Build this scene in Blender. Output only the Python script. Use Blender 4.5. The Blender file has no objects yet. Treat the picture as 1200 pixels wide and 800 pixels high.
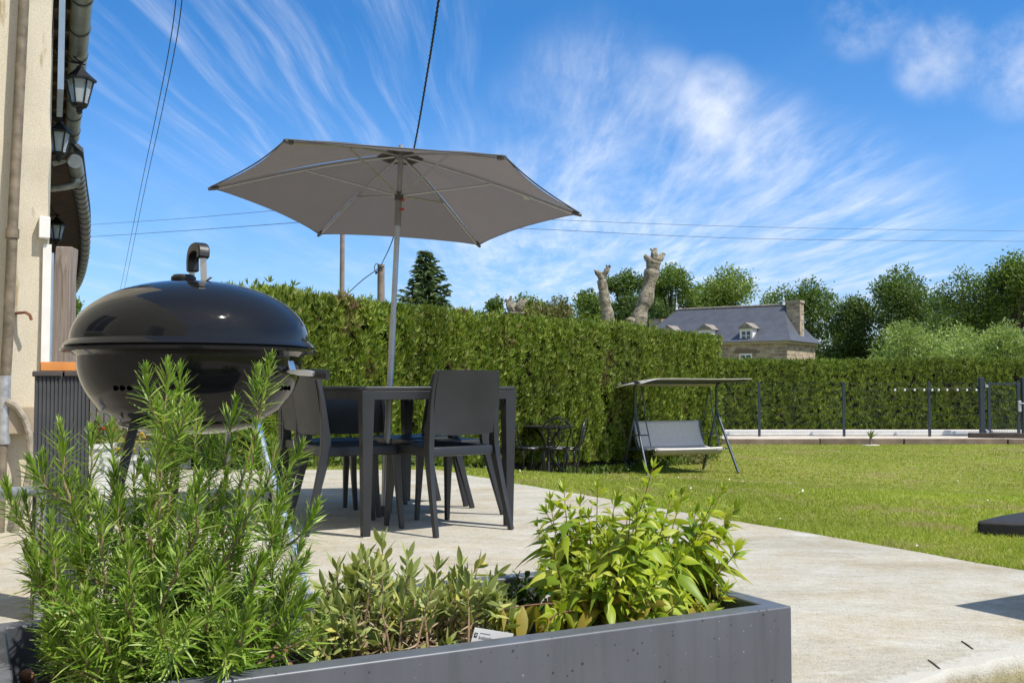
import bpy, math, random
import numpy as np
from mathutils import Vector, Matrix
random.seed(7)
RNG = np.random.default_rng(11)
C = bpy.context.scene.collection
SC = bpy.context.scene
H = 0.76                      # eye height above the terrace
F = 1200.0                    # focal length in photo pixels
PT = math.atan(52 / F)        # the camera looks up a little

def at(px, py, y):
    """world point at depth y seen at photo pixel (px, py)"""
    a, b, c = (px - 600) / F, (400 - py) / F, 1.0
    wy = c * math.cos(PT) - b * math.sin(PT)
    wz = c * math.sin(PT) + b * math.cos(PT)
    k = y / wy
    return Vector((a * k, y, H + wz * k))

# ------------------------------------------------------------------ objects
def setp(o, label=None, cat=None, group=None, kind=None):
    if label: o['label'] = label
    if cat: o['category'] = cat
    if group: o['group'] = group
    if kind: o['kind'] = kind
    return o

def thing(name, label, cat, loc=(0, 0, 0), rz=0.0, group=None):
    o = bpy.data.objects.new(name, None)
    o.empty_display_size = 0.1
    C.objects.link(o)
    o.location = loc
    o.rotation_euler = (0, 0, rz)
    return setp(o, label, cat, group)

def link_mesh(name, co, faces_flat, starts, totals, m, parent=None, smooth=False, world=True):
    co = np.asarray(co, dtype=np.float64).reshape(-1, 3)
    if parent is not None and world:
        root = parent
        while root.parent is not None:
            root = root.parent
        rz = root.rotation_euler[2]
        d = co - np.array(root.location)
        c, s = math.cos(-rz), math.sin(-rz)
        co = np.stack([d[:, 0] * c - d[:, 1] * s, d[:, 0] * s + d[:, 1] * c, d[:, 2]], 1)
    me = bpy.data.meshes.new(name)
    me.vertices.add(len(co))
    me.vertices.foreach_set('co', co.astype(np.float32).ravel())
    me.loops.add(len(faces_flat))
    me.loops.foreach_set('vertex_index', np.asarray(faces_flat, dtype=np.int32))
    me.polygons.add(len(starts))
    me.polygons.foreach_set('loop_start', np.asarray(starts, dtype=np.int32))
    me.polygons.foreach_set('loop_total', np.asarray(totals, dtype=np.int32))
    me.polygons.foreach_set('use_smooth', np.full(len(starts), bool(smooth)))
    me.update(calc_edges=True)
    me.validate()
    me.materials.append(m)
    o = bpy.data.objects.new(name, me)
    C.objects.link(o)
    if parent is not None:
        o.parent = parent
    return o

def quads_obj(name, V, Q, m, parent=None, smooth=True, world=True):
    Q = np.asarray(Q)
    n = len(Q)
    return link_mesh(name, V, Q.ravel(), np.arange(n) * Q.shape[1], np.full(n, Q.shape[1]), m, parent, smooth, world)

class MB:
    def __init__(self):
        self.v = []; self.f = []
    def add(self, vs, fs):
        o = len(self.v)
        self.v += [tuple(p) for p in vs]
        self.f += [tuple(i + o for i in q) for q in fs]
        return self
    def box(self, c, s, rz=0.0, M=None):
        hx, hy, hz = s[0] / 2, s[1] / 2, s[2] / 2
        P = [Vector((x, y, z)) for x in (-hx, hx) for y in (-hy, hy) for z in (-hz, hz)]
        if M is None: M = Matrix.Rotation(rz, 3, 'Z')
        P = [M @ p + Vector(c) for p in P]
        return self.add(P, [(0, 1, 3, 2), (4, 6, 7, 5), (0, 4, 5, 1), (2, 3, 7, 6), (0, 2, 6, 4), (1, 5, 7, 3)])
    def tube(self, path, r, n=8, cap=True, sx=1.0):
        path = [Vector(p) for p in path]
        k = len(path)
        rs = r if isinstance(r, (list, tuple)) else [r] * k
        vs = []; fs = []
        t0 = (path[1] - path[0]).normalized()
        ref = Vector((0, 0, 1)) if abs(t0.z) < 0.9 else Vector((1, 0, 0))
        u = t0.cross(ref).normalized()
        for i in range(k):
            a = path[max(i - 1, 0)]; b = path[min(i + 1, k - 1)]
            t = (b - a)
            t = t.normalized() if t.length > 1e-9 else t0
            u = (u - t * u.dot(t))
            u = u.normalized() if u.length > 1e-6 else t.orthogonal().normalized()
            w = t.cross(u)
            for j in range(n):
                g = 2 * math.pi * j / n
                vs.append(path[i] + (u * math.cos(g) * sx + w * math.sin(g)) * rs[i])
        for i in range(k - 1):
            for j in range(n):
                fs.append((i * n + j, i * n + (j + 1) % n, (i + 1) * n + (j + 1) % n, (i + 1) * n + j))
        if cap:
            fs.append(tuple(reversed(range(n)))); fs.append(tuple((k - 1) * n + j for j in range(n)))
        return self.add(vs, fs)
    def sweep(self, path, side, ws, ts):
        """rectangular section swept along path; width ws along 'side', thickness ts across"""
        path = [Vector(p) for p in path]; k = len(path)
        side = Vector(side).normalized()
        ws = ws if isinstance(ws, (list, tuple)) else [ws] * k
        ts = ts if isinstance(ts, (list, tuple)) else [ts] * k
        vs = []; fs = []
        for i in range(k):
            t = (path[min(i + 1, k - 1)] - path[max(i - 1, 0)]).normalized()
            nn = t.cross(side).normalized()
            sd = nn.cross(t).normalized()
            for a, b in ((-1, -1), (1, -1), (1, 1), (-1, 1)):
                vs.append(path[i] + sd * a * ws[i] / 2 + nn * b * ts[i] / 2)
        for i in range(k - 1):
            for j in range(4):
                fs.append((i * 4 + j, i * 4 + (j + 1) % 4, (i + 1) * 4 + (j + 1) % 4, (i + 1) * 4 + j))
        fs.append((3, 2, 1, 0)); fs.append(tuple((k - 1) * 4 + j for j in range(4)))
        return self.add(vs, fs)
    def lathe(self, prof, n=48, c=(0, 0, 0), M=None):
        vs = []; fs = []
        k = len(prof)
        for r, z in prof:
            for j in range(n):
                g = 2 * math.pi * j / n
                p = Vector((r * math.cos(g), r * math.sin(g), z))
                if M is not None: p = M @ p
                vs.append(p + Vector(c))
        for i in range(k - 1):
            for j in range(n):
                fs.append((i * n + j, i * n + (j + 1) % n, (i + 1) * n + (j + 1) % n, (i + 1) * n + j))
        fs.append(tuple(reversed(range(n)))); fs.append(tuple((k - 1) * n + j for j in range(n)))
        return self.add(vs, fs)
    def prism(self, outline, z0, z1, M=None, c=(0, 0, 0)):
        n = len(outline)
        vs = [Vector((p[0], p[1], z0)) for p in outline] + [Vector((p[0], p[1], z1)) for p in outline]
        if M is not None: vs = [M @ v for v in vs]
        vs = [v + Vector(c) for v in vs]
        fs = [tuple(reversed(range(n))), tuple(range(n, 2 * n))]
        fs += [(i, (i + 1) % n, n + (i + 1) % n, n + i) for i in range(n)]
        return self.add(vs, fs)
    def build(self, name, m, parent=None, smooth=False, bevel=0.0, world=True, seg=2):
        flat = [i for q in self.f for i in q]
        tot = [len(q) for q in self.f]
        st = np.concatenate([[0], np.cumsum(tot)[:-1]])
        o = link_mesh(name, self.v, flat, st, tot, m, parent, False, world)
        if smooth or bevel:
            o.data.polygons.foreach_set('use_smooth', np.ones(len(tot), dtype=bool))
            o.data.set_sharp_from_angle(angle=math.radians(38))
        if bevel:
            b = o.modifiers.new('bevel', 'BEVEL')
            b.width = bevel; b.segments = seg; b.limit_method = 'ANGLE'; b.angle_limit = math.radians(40)
            b.harden_normals = True
        return o

def catmull(P, n=8):
    P = [Vector(p) for p in P]
    Q = [P[0] * 2 - P[1]] + P + [P[-1] * 2 - P[-2]]
    out = []
    for i in range(1, len(Q) - 2):
        a, b, c, d = Q[i - 1:i + 3]
        for k in range(n):
            t = k / n
            out.append(0.5 * ((2 * b) + (c - a) * t + (2 * a - 5 * b + 4 * c - d) * t * t + (3 * b - a - 3 * c + d) * t ** 3))
    out.append(P[-1])
    return out

def copy_thing(root, loc, rz, label, group=None, name=None):
    r = root.copy(); C.objects.link(r)
    r.location = loc; r.rotation_euler = (0, 0, rz)
    r['label'] = label
    if group: r['group'] = group
    for ch in list(root.children):
        c = ch.copy(); C.objects.link(c); c.parent = r
        for g in list(ch.children):
            d = g.copy(); C.objects.link(d); d.parent = c
    return r

# ------------------------------------------------------------------ materials
def newmat(name):
    m = bpy.data.materials.new(name); m.use_nodes = True
    nt = m.node_tree
    return m, nt, nt.nodes['Principled BSDF'], nt.nodes['Material Output']

def N(nt, typ, **kw):
    n = nt.nodes.new(typ)
    for k, v in kw.items():
        if k in n.inputs.keys() if isinstance(k, str) else False:
            n.inputs[k].default_value = v
        else:
            setattr(n, k, v)
    return n

def ramp(nt, fac, stops):
    r = nt.nodes.new('ShaderNodeValToRGB')
    e = r.color_ramp.elements
    while len(e) < len(stops): e.new(0.5)
    for i, (p, c) in enumerate(stops):
        e[i].position = p
        e[i].color = (*c, 1) if len(c) == 3 else c
    nt.links.new(fac, r.inputs['Fac'])
    return r.outputs['Color']

def noise(nt, scale, detail=4, rough=0.55, vec=None, dist=0.0):
    n = nt.nodes.new('ShaderNodeTexNoise')
    n.inputs['Scale'].default_value = scale
    n.inputs['Detail'].default_value = detail
    n.inputs['Roughness'].default_value = rough
    n.inputs['Distortion'].default_value = dist
    if vec is not None: nt.links.new(vec, n.inputs['Vector'])
    return n

def objvec(nt, scale=(1, 1, 1), rot=(0, 0, 0)):
    tc = nt.nodes.new('ShaderNodeTexCoord')
    mp = nt.nodes.new('ShaderNodeMapping')
    mp.inputs['Scale'].default_value = scale
    mp.inputs['Rotation'].default_value = rot
    nt.links.new(tc.outputs['Object'], mp.inputs['Vector'])
    return mp.outputs['Vector']

def bump(nt, bs, height, strength=0.3, dist=0.01, prev=None):
    b = nt.nodes.new('ShaderNodeBump')
    b.inputs['Strength'].default_value = strength
    b.inputs['Distance'].default_value = dist
    nt.links.new(height, b.inputs['Height'])
    if prev is not None: nt.links.new(prev, b.inputs['Normal'])
    nt.links.new(b.outputs['Normal'], bs.inputs['Normal'])
    return b.outputs['Normal']

def mixc(nt, fac, a, b, mode='MIX'):
    m = nt.nodes.new('ShaderNodeMix'); m.data_type = 'RGBA'; m.blend_type = mode
    for s, v in ((0, fac), (6, a), (7, b)):
        if isinstance(v, (int, float)): m.inputs[s].default_value = v
        elif isinstance(v, (tuple, list)): m.inputs[s].default_value = (*v[:3], 1)
        else: nt.links.new(v, m.inputs[s])
    return m.outputs[2]

def plain(name, col, rough=0.5, metal=0.0, var=0.12, scale=8.0, bmp=0.0, bscale=60.0, coat=0.0, spec=0.5, bdist=0.004):
    m, nt, bs, out = newmat(name)
    vec = objvec(nt)
    n = noise(nt, scale, 5, vec=vec)
    a = tuple(c * (1 - var) for c in col); b = tuple(min(1, c * (1 + var)) for c in col)
    nt.links.new(ramp(nt, n.outputs['Fac'], [(0.3, a), (0.7, b)]), bs.inputs['Base Color'])
    bs.inputs['Roughness'].default_value = rough
    bs.inputs['Metallic'].default_value = metal
    bs.inputs['Coat Weight'].default_value = coat
    bs.inputs['Specular IOR Level'].default_value = spec
    if bmp:
        n2 = noise(nt, bscale, 4, vec=vec)
        bump(nt, bs, n2.outputs['Fac'], bmp, bdist)
    return m

def leafmat(name, stops, trans=0.35, rough=0.5, pscale=1.2, pamt=0.25, dead=None, dead_scale=1.0, dead_at=0.66, spec=0.35, tboost=(1.25, 1.3, 0.6)):
    """colour by leaf (random per island), patches by position, part of the light passes through"""
    m, nt, bs, out = newmat(name)
    geo = nt.nodes.new('ShaderNodeNewGeometry')
    col = ramp(nt, geo.outputs['Random Per Island'], stops)
    vec = objvec(nt)
    n = noise(nt, pscale, 4, vec=vec)
    lo = tuple([1 - pamt] * 3); hi = tuple([1 + pamt] * 3)
    pv = ramp(nt, n.outputs['Fac'], [(0.3, lo), (0.7, hi)])
    col = mixc(nt, 1.0, col, pv, 'MULTIPLY')
    if dead is not None:
        n2 = noise(nt, dead_scale, 5, 0.7, vec=vec)
        f = ramp(nt, n2.outputs['Fac'], [(dead_at, (0, 0, 0)), (dead_at + 0.07, (1, 1, 1))])
        col = mixc(nt, f, col, dead)
    nt.links.new(col, bs.inputs['Base Color'])
    bs.inputs['Roughness'].default_value = rough
    bs.inputs['Specular IOR Level'].default_value = spec
    if trans > 0:
        tr = nt.nodes.new('ShaderNodeBsdfTranslucent')
        nt.links.new(mixc(nt, 1.0, col, tboost, 'MULTIPLY'), tr.inputs['Color'])
        mx = nt.nodes.new('ShaderNodeMixShader')
        mx.inputs['Fac'].default_value = trans
        nt.links.new(bs.outputs['BSDF'], mx.inputs[1]); nt.links.new(tr.outputs['BSDF'], mx.inputs[2])
        nt.links.new(mx.outputs['Shader'], out.inputs['Surface'])
    return m

# ------------------------------------------------------------------ leaf geometry
def unit(a):
    return a / np.maximum(np.linalg.norm(a, axis=-1, keepdims=True), 1e-9)

def strips(P, D, S, Cv, L, W, prof, fold=0.0):
    """leaf blades: base P, direction D, side S, tip offset Cv; prof = half-width along the blade; fold lifts the edges"""
    n = len(P); k = len(prof)
    D = unit(D); S = unit(S - D * np.sum(S * D, 1, keepdims=True)); U = np.cross(S, D)
    L = np.broadcast_to(L, n)[:, None]; W = np.broadcast_to(W, n)[:, None]
    three = fold != 0.0
    m = 3 if three else 2
    V = np.zeros((n, k, m, 3))
    for i, w in enumerate(prof):
        t = i / (k - 1)
        c = P + D * L * t + Cv * t * t
        if three:
            V[:, i, 0] = c - S * W * w / 2 + U * W * w * fold
            V[:, i, 1] = c
            V[:, i, 2] = c + S * W * w / 2 + U * W * w * fold
        else:
            V[:, i, 0] = c - S * W * w / 2
            V[:, i, 1] = c + S * W * w / 2
    base = (np.arange(n) * k * m)[:, None]
    q = []
    for i in range(k - 1):
        for j in range(m - 1):
            a = i * m + j
            q.append([a, a + 1, a + m + 1, a + m])
    Q = (base[:, None, :] + np.array(q)[None]).reshape(-1, 4)
    return V.reshape(-1, 3), Q

def merge(parts):
    Vs = []; Qs = []; o = 0
    for V, Q in parts:
        Vs.append(V); Qs.append(Q + o); o += len(V)
    return np.concatenate(Vs), np.concatenate(Qs)

def rdir(n):
    return unit(RNG.normal(size=(n, 3)))
# ------------------------------------------------------------------ camera, sun, sky
cam_d = bpy.data.cameras.new('camera'); cam = bpy.data.objects.new('camera', cam_d); C.objects.link(cam)
cam_d.sensor_width = 36; cam_d.lens = 36.0; cam_d.clip_end = 3000; cam_d.clip_start = 0.05
cam.location = (0, 0, H); cam.rotation_euler = (math.pi / 2 + PT, 0, 0)
SC.camera = cam
SC.view_settings.view_transform = 'Standard'
SC.view_settings.look = 'None'
SC.view_settings.exposure = 0.42
SC.view_settings.gamma = 1.0
SC.view_settings.use_curve_mapping = False

SUN_AZ = Vector((0.86, -0.51)).normalized(); SUN_EL = math.radians(58)
sd_dir = Vector((SUN_AZ.x * math.cos(SUN_EL), SUN_AZ.y * math.cos(SUN_EL), math.sin(SUN_EL)))
sl = bpy.data.lights.new('sun', 'SUN'); sl.energy = 4.6; sl.angle = math.radians(0.55); sl.color = (1.0, 0.95, 0.87)
so = bpy.data.objects.new('sun', sl); C.objects.link(so)
so.rotation_euler = sd_dir.to_track_quat('Z', 'Y').to_euler(); so.location = (8, -6, 20)

W = bpy.data.worlds.new('World'); SC.world = W; W.use_nodes = True
nt = W.node_tree; bg = nt.nodes['Background']; L = nt.links.new
sky = nt.nodes.new('ShaderNodeTexSky'); sky.sky_type = 'NISHITA'; sky.sun_disc = False
sky.sun_elevation = SUN_EL; sky.sun_rotation = math.atan2(SUN_AZ.x, SUN_AZ.y)
sky.altitude = 100; sky.air_density = 1.15; sky.dust_density = 0.35; sky.ozone_density = 2.2
tc = nt.nodes.new('ShaderNodeTexCoord'); GEN = tc.outputs['Generated']
def mth(op, a, b=None, clamp=False):
    n = nt.nodes.new('ShaderNodeMath'); n.operation = op; n.use_clamp = clamp
    for i, v in enumerate((a, b)):
        if v is None: continue
        if isinstance(v, (int, float)): n.inputs[i].default_value = v
        else: L(v, n.inputs[i])
    return n.outputs[0]
sep = nt.nodes.new('ShaderNodeSeparateXYZ'); L(GEN, sep.inputs[0])
zc = mth('MAXIMUM', sep.outputs[2], 0.03)
X = mth('DIVIDE', sep.outputs[0], zc); Y = mth('DIVIDE', sep.outputs[1], zc)
cmb = nt.nodes.new('ShaderNodeCombineXYZ'); L(X, cmb.inputs[0]); L(Y, cmb.inputs[1])
def mapped(vec, scale, rot=0.0, loc=(0, 0, 0)):
    mp = nt.nodes.new('ShaderNodeMapping'); mp.inputs['Scale'].default_value = scale
    mp.inputs['Rotation'].default_value = (0, 0, rot); mp.inputs['Location'].default_value = loc
    L(vec, mp.inputs['Vector']); return mp.outputs['Vector']
def cap(px, py, r0, r1):
    """soft round patch of sky about the direction (px, py): 1 inside r0 degrees, 0 outside r1"""
    d = (at(px, py, 100) - Vector((0, 0, H))).normalized()
    dp = nt.nodes.new('ShaderNodeVectorMath'); dp.operation = 'DOT_PRODUCT'
    L(GEN, dp.inputs[0]); dp.inputs[1].default_value = d
    mr = nt.nodes.new('ShaderNodeMapRange'); mr.interpolation_type = 'SMOOTHSTEP'
    mr.inputs['From Min'].default_value = math.cos(math.radians(r1)); mr.inputs['From Max'].default_value = math.cos(math.radians(r0))
    L(dp.outputs['Value'], mr.inputs['Value'])
    return mr.outputs['Result']
def smooth(v, a, b):
    mr = nt.nodes.new('ShaderNodeMapRange'); mr.interpolation_type = 'SMOOTHSTEP'
    mr.inputs['From Min'].default_value = a; mr.inputs['From Max'].default_value = b
    L(v, mr.inputs['Value']); return mr.outputs['Result']
def addm(*xs):
    r = xs[0]
    for x in xs[1:]: r = mth('MAXIMUM', r, x)
    return r
# long cirrus threads running away from the viewer
warp = noise(nt, 0.55, 2, vec=mapped(cmb.outputs[0], (1, 0.5, 1)))
wv = nt.nodes.new('ShaderNodeVectorMath'); wv.operation = 'MULTIPLY_ADD'
L(warp.outputs['Color'], wv.inputs[0]); wv.inputs[1].default_value = (0.42, 0.3, 0); L(cmb.outputs[0], wv.inputs[2])
n1 = noise(nt, 1.0, 7, 0.62, vec=mapped(wv.outputs[0], (8.0, 0.34, 1), 0.06))
thr = smooth(n1.outputs['Fac'], 0.44, 0.78)
mL = addm(cap(435, 70, 2, 7.5), cap(310, 60, 3, 9.5), mth('MULTIPLY', cap(190, 50, 1, 6), 0.7), cap(470, 150, 1, 5))
n2 = noise(nt, 1.0, 8, 0.66, vec=mapped(wv.outputs[0], (2.2, 0.55, 1), 0.42))
veil = smooth(n2.outputs['Fac'], 0.32, 0.74)
mR = addm(mth('MULTIPLY', cap(700, 150, 1, 7), 0.75), cap(750, 235, 3, 8), cap(850, 270, 4, 9), cap(950, 310, 3, 9), cap(640, 300, 2, 10), cap(720, 330, 3, 9))
n4 = noise(nt, 1.0, 8, 0.68, vec=mapped(wv.outputs[0], (4.6, 0.50, 1), 0.36))
n3 = noise(nt, 7.0, 7, 0.6, vec=GEN)
puff = smooth(n3.outputs['Fac'], 0.40, 0.70)
mP = addm(mth('MULTIPLY', cap(836, 124, 0.4, 3.0), 0.85), mth('MULTIPLY', cap(775, 105, 0.3, 2.6), 0.5), cap(1100, 66, 0.4, 2.8), cap(1192, 78, 0.5, 3.0), cap(1010, 10, 0.3, 3.0), cap(900, 180, 0.2, 2.6))
low = smooth(n2.outputs['Fac'], 0.40, 0.85)
mLow = mth('MULTIPLY', smooth(sep.outputs[2], 0.26, 0.0), 0.40)
a1 = mth('MULTIPLY', mth('MULTIPLY', thr, mL), 0.37)
a2 = mth('MULTIPLY', mth('MULTIPLY', mth('ADD', mth('MULTIPLY', veil, 0.6), mth('MULTIPLY', smooth(n4.outputs['Fac'], 0.40, 0.70), 0.55)), mR), 0.52)
a3 = mth('MULTIPLY', mth('MULTIPLY', puff, mP), 0.70)
a4 = mth('MULTIPLY', thr, 0.015)
rear_fill = mth('MULTIPLY', smooth(sep.outputs[1], 0.15, -0.35), mth('MULTIPLY', smooth(n2.outputs['Fac'], 0.2, 0.6), 0.45))  # cloud veil added behind the camera, out of view, to lift fill light
alpha = mth('MINIMUM', mth('ADD', mth('ADD', a1, a2), mth('ADD', mth('ADD', a3, a4), mth('ADD', rear_fill, mth('MULTIPLY', low, mLow)))), 0.86)
hs = nt.nodes.new('ShaderNodeHueSaturation'); hs.inputs['Saturation'].default_value = 1.22; hs.inputs['Value'].default_value = 1.0; hs.inputs['Hue'].default_value = 0.497
L(sky.outputs['Color'], hs.inputs['Color'])
grey = noise(nt, 9.0, 4, vec=GEN)
ccol = ramp(nt, grey.outputs['Fac'], [(0.35, (6.4, 6.9, 7.8)), (0.65, (8.6, 8.8, 9.2))])
fin = mixc(nt, alpha, mixc(nt, 1.0, hs.outputs['Color'], ramp(nt, sep.outputs[2], [(0.0, (0.66, 0.82, 1.30)), (0.20, (0.68, 0.92, 1.29)), (0.34, (0.43, 0.83, 1.19)), (0.5, (0.85, 1.10, 1.25)), (0.8, (1.15, 1.2, 1.2))]), 'MULTIPLY'), ccol)  # upper stops brighten the unseen zenith to add fill light
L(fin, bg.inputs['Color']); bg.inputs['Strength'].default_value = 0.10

# ------------------------------------------------------------------ terrain
def sstep(t):
    t = np.clip(t, 0, 1); return t * t * (3 - 2 * t)
def edge_sd(x, y):
    return (x - 0.96) * -0.571 + (y - 2.62) * 0.821
def ground_z(x, y):
    x = np.asarray(x, float); y = np.asarray(y, float)
    s = y + 0.6 * x
    f = np.interp(s, [0, 7, 8, 9, 10, 11, 12.2, 13.5, 15, 16.5, 18, 22], [-.02, -.022, -.03, -.05, -.08, -.15, -.33, -.46, -.52, -.545, -.56, -.56])
    g = -.02 - .43 * sstep((y - 9.5) / 4.0)
    f = np.where(x < -1.6, f + (np.minimum(f, g) - f) * sstep((-1.6 - x) / 1.2), f)
    sd = edge_sd(x, y)
    return np.where(sd < 0.35, -0.15 + (f + 0.15) * sstep(sd / 0.3), f)
def gz(x, y): return float(ground_z(x, y))

grass_soil, nt_, bs_, out_ = newmat('lawn_turf')
v_ = objvec(nt_)
na = noise(nt_, 0.45, 5, 0.65, vec=v_); nb = noise(nt_, 14, 5, 0.7, vec=v_)
c1 = ramp(nt_, na.outputs['Fac'], [(0.35, (0.19, 0.22, 0.035)), (0.62, (0.30, 0.28, 0.09))])
c2 = ramp(nt_, nb.outputs['Fac'], [(0.3, (0.6, 0.62, 0.5)), (0.7, (1.2, 1.15, 1.1))])
nt_.links.new(mixc(nt_, 1.0, c1, c2, 'MULTIPLY'), bs_.inputs['Base Color'])
bs_.inputs['Roughness'].default_value = 0.9; bs_.inputs['Specular IOR Level'].default_value = 0.1
nc = noise(nt_, 60, 3, vec=v_); bump(nt_, bs_, nc.outputs['Fac'], 0.8, 0.03)

xs = np.concatenate([[-900, -400, -180, -90, -50, -32, -22], np.arange(-16, 16.1, 0.4), np.arange(17, 30, 1.0), [34, 45, 70, 120, 250, 500, 900]])
ys = np.concatenate([[-200, -60, -20, -8], np.arange(-4, 26, 0.4), np.arange(26, 40, 1.5), [44, 55, 80, 130, 250, 500, 1200, 2500]])
gx, gy = np.meshgrid(xs, ys)
gv = np.stack([gx.ravel(), gy.ravel(), ground_z(gx, gy).ravel()], 1)
nx = len(xs); ny = len(ys)
ii, jj = np.meshgrid(np.arange(nx - 1), np.arange(ny - 1))
b0 = (jj * nx + ii).ravel()
gq = np.stack([b0, b0 + 1, b0 + nx + 1, b0 + nx], 1)
o = quads_obj('ground', gv, gq, grass_soil); setp(o, kind='structure')

def sheet(name, x0, x1, y0, y1, dz, m, step=0.5, zf=None, keep=None):
    xa = np.linspace(x0, x1, max(2, int((x1 - x0) / step) + 1)); ya = np.linspace(y0, y1, max(2, int((y1 - y0) / step) + 1))
    X_, Y_ = np.meshgrid(xa, ya); Z_ = (zf or ground_z)(X_, Y_) + dz
    V = np.stack([X_.ravel(), Y_.ravel(), Z_.ravel()], 1)
    n = len(xa); i, j = np.meshgrid(np.arange(n - 1), np.arange(len(ya) - 1)); b = (j * n + i).ravel()
    Q = np.stack([b, b + 1, b + n + 1, b + n], 1)
    if keep is not None:
        cen = V[Q].mean(1); Q = Q[keep(cen[:, 0], cen[:, 1])]
    o = quads_obj(name, V, Q, m); return setp(o, kind='structure')

# --- concrete terrace with a rough broken front edge
conc, nt_, bs_, out_ = newmat('terrace_concrete')
v_ = objvec(nt_)
vs_ = objvec(nt_, (0.9, 1.5, 1), (0, 0, math.radians(30)))
n_a = noise(nt_, 1.3, 6, 0.65, vec=vs_, dist=0.6); n_b = noise(nt_, 170, 3, 0.8, vec=v_); n_c = noise(nt_, 2.6, 6, 0.7, vec=v_)
n_s = noise(nt_, 1.0, 7, 0.7, vec=objvec(nt_, (2.2, 6.0, 1), (0, 0, math.radians(22))), dist=1.6)
c1 = ramp(nt_, n_a.outputs['Fac'], [(0.28, (0.345, 0.318, 0.255)), (0.5, (0.43, 0.408, 0.348)), (0.72, (0.51, 0.495, 0.448))])
c2 = ramp(nt_, n_b.outputs['Fac'], [(0.28, (0.55, 0.54, 0.52)), (0.50, (1.0, 1.0, 1.0)), (0.72, (1.22, 1.22, 1.22))])
c3 = ramp(nt_, n_c.outputs['Fac'], [(0.30, (0.90, 0.82, 0.68)), (0.55, (1.0, 1.0, 1.0))])
c5 = ramp(nt_, n_s.outputs['Fac'], [(0.34, (0.92, 0.91, 0.89)), (0.62, (1.05, 1.05, 1.05))])
cc = mixc(nt_, 1.0, mixc(nt_, 1.0, c1, c2, 'MULTIPLY'), c3, 'MULTIPLY')
cc = mixc(nt_, 1.0, cc, c5, 'MULTIPLY')
n_m = noise(nt_, 34, 5, 0.75, vec=v_); n_k = noise(nt_, 3.2, 6, 0.7, vec=objvec(nt_, (1, 1.8, 1), (0, 0, 0.5)), dist=0.5)
cc = mixc(nt_, 1.0, cc, ramp(nt_, n_m.outputs['Fac'], [(0.30, (0.80, 0.79, 0.77)), (0.52, (1.0, 1.0, 1.0)), (0.75, (1.12, 1.12, 1.12))]), 'MULTIPLY')
cc = mixc(nt_, ramp(nt_, n_k.outputs['Fac'], [(0.56, (0, 0, 0)), (0.72, (.55, .55, .55))]), cc, (0.56, 0.55, 0.52))
vk = nt_.nodes.new('ShaderNodeTexVoronoi'); vk.inputs['Scale'].default_value = 26; nt_.links.new(v_, vk.inputs['Vector'])
cc = mixc(nt_, ramp(nt_, vk.outputs['Distance'], [(0.06, (.7, .7, .7)), (0.10, (0, 0, 0))]), cc, (0.20, 0.175, 0.14))
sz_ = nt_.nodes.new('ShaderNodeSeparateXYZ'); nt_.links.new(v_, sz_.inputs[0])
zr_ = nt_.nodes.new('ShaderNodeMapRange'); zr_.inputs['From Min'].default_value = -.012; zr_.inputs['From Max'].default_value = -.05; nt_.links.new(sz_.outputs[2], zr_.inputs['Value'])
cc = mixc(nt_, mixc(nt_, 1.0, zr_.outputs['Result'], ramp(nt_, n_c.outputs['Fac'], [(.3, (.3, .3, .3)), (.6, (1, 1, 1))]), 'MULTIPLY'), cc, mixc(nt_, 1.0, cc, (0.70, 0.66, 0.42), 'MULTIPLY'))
dpn = nt_.nodes.new('ShaderNodeVectorMath'); dpn.operation = 'DOT_PRODUCT'; nt_.links.new(v_, dpn.inputs[0]); dpn.inputs[1].default_value = (-0.571, 0.821, 0)
adn = nt_.nodes.new('ShaderNodeMath'); adn.operation = 'MULTIPLY_ADD'; nt_.links.new(n_m.outputs['Fac'], adn.inputs[0]); adn.inputs[1].default_value = -.20; nt_.links.new(dpn.outputs['Value'], adn.inputs[2])
mrn = nt_.nodes.new('ShaderNodeMapRange'); mrn.inputs['From Min'].default_value = 1.603 - .025; mrn.inputs['From Max'].default_value = 1.603 - .060; nt_.links.new(adn.outputs[0], mrn.inputs['Value'])
mrz = nt_.nodes.new('ShaderNodeMapRange'); mrz.inputs['From Min'].default_value = -.03; mrz.inputs['From Max'].default_value = -.008; nt_.links.new(sz_.outputs[2], mrz.inputs['Value'])
mm_ = nt_.nodes.new('ShaderNodeMath'); mm_.operation = 'MULTIPLY'; nt_.links.new(mrn.outputs['Result'], mm_.inputs[0]); nt_.links.new(mrz.outputs['Result'], mm_.inputs[1])
cc = mixc(nt_, mm_.outputs[0], cc, (0.47, 0.455, 0.405))
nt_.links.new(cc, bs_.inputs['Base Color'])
bs_.inputs['Roughness'].default_value = 0.85; bs_.inputs['Specular IOR Level'].default_value = 0.25
p_ = bump(nt_, bs_, n_s.outputs['Fac'], 0.35, 0.012)
p_ = bump(nt_, bs_, n_m.outputs['Fac'], 0.5, 0.01, p_)
bump(nt_, bs_, n_b.outputs['Fac'], 0.7, 0.005, p_)

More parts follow.
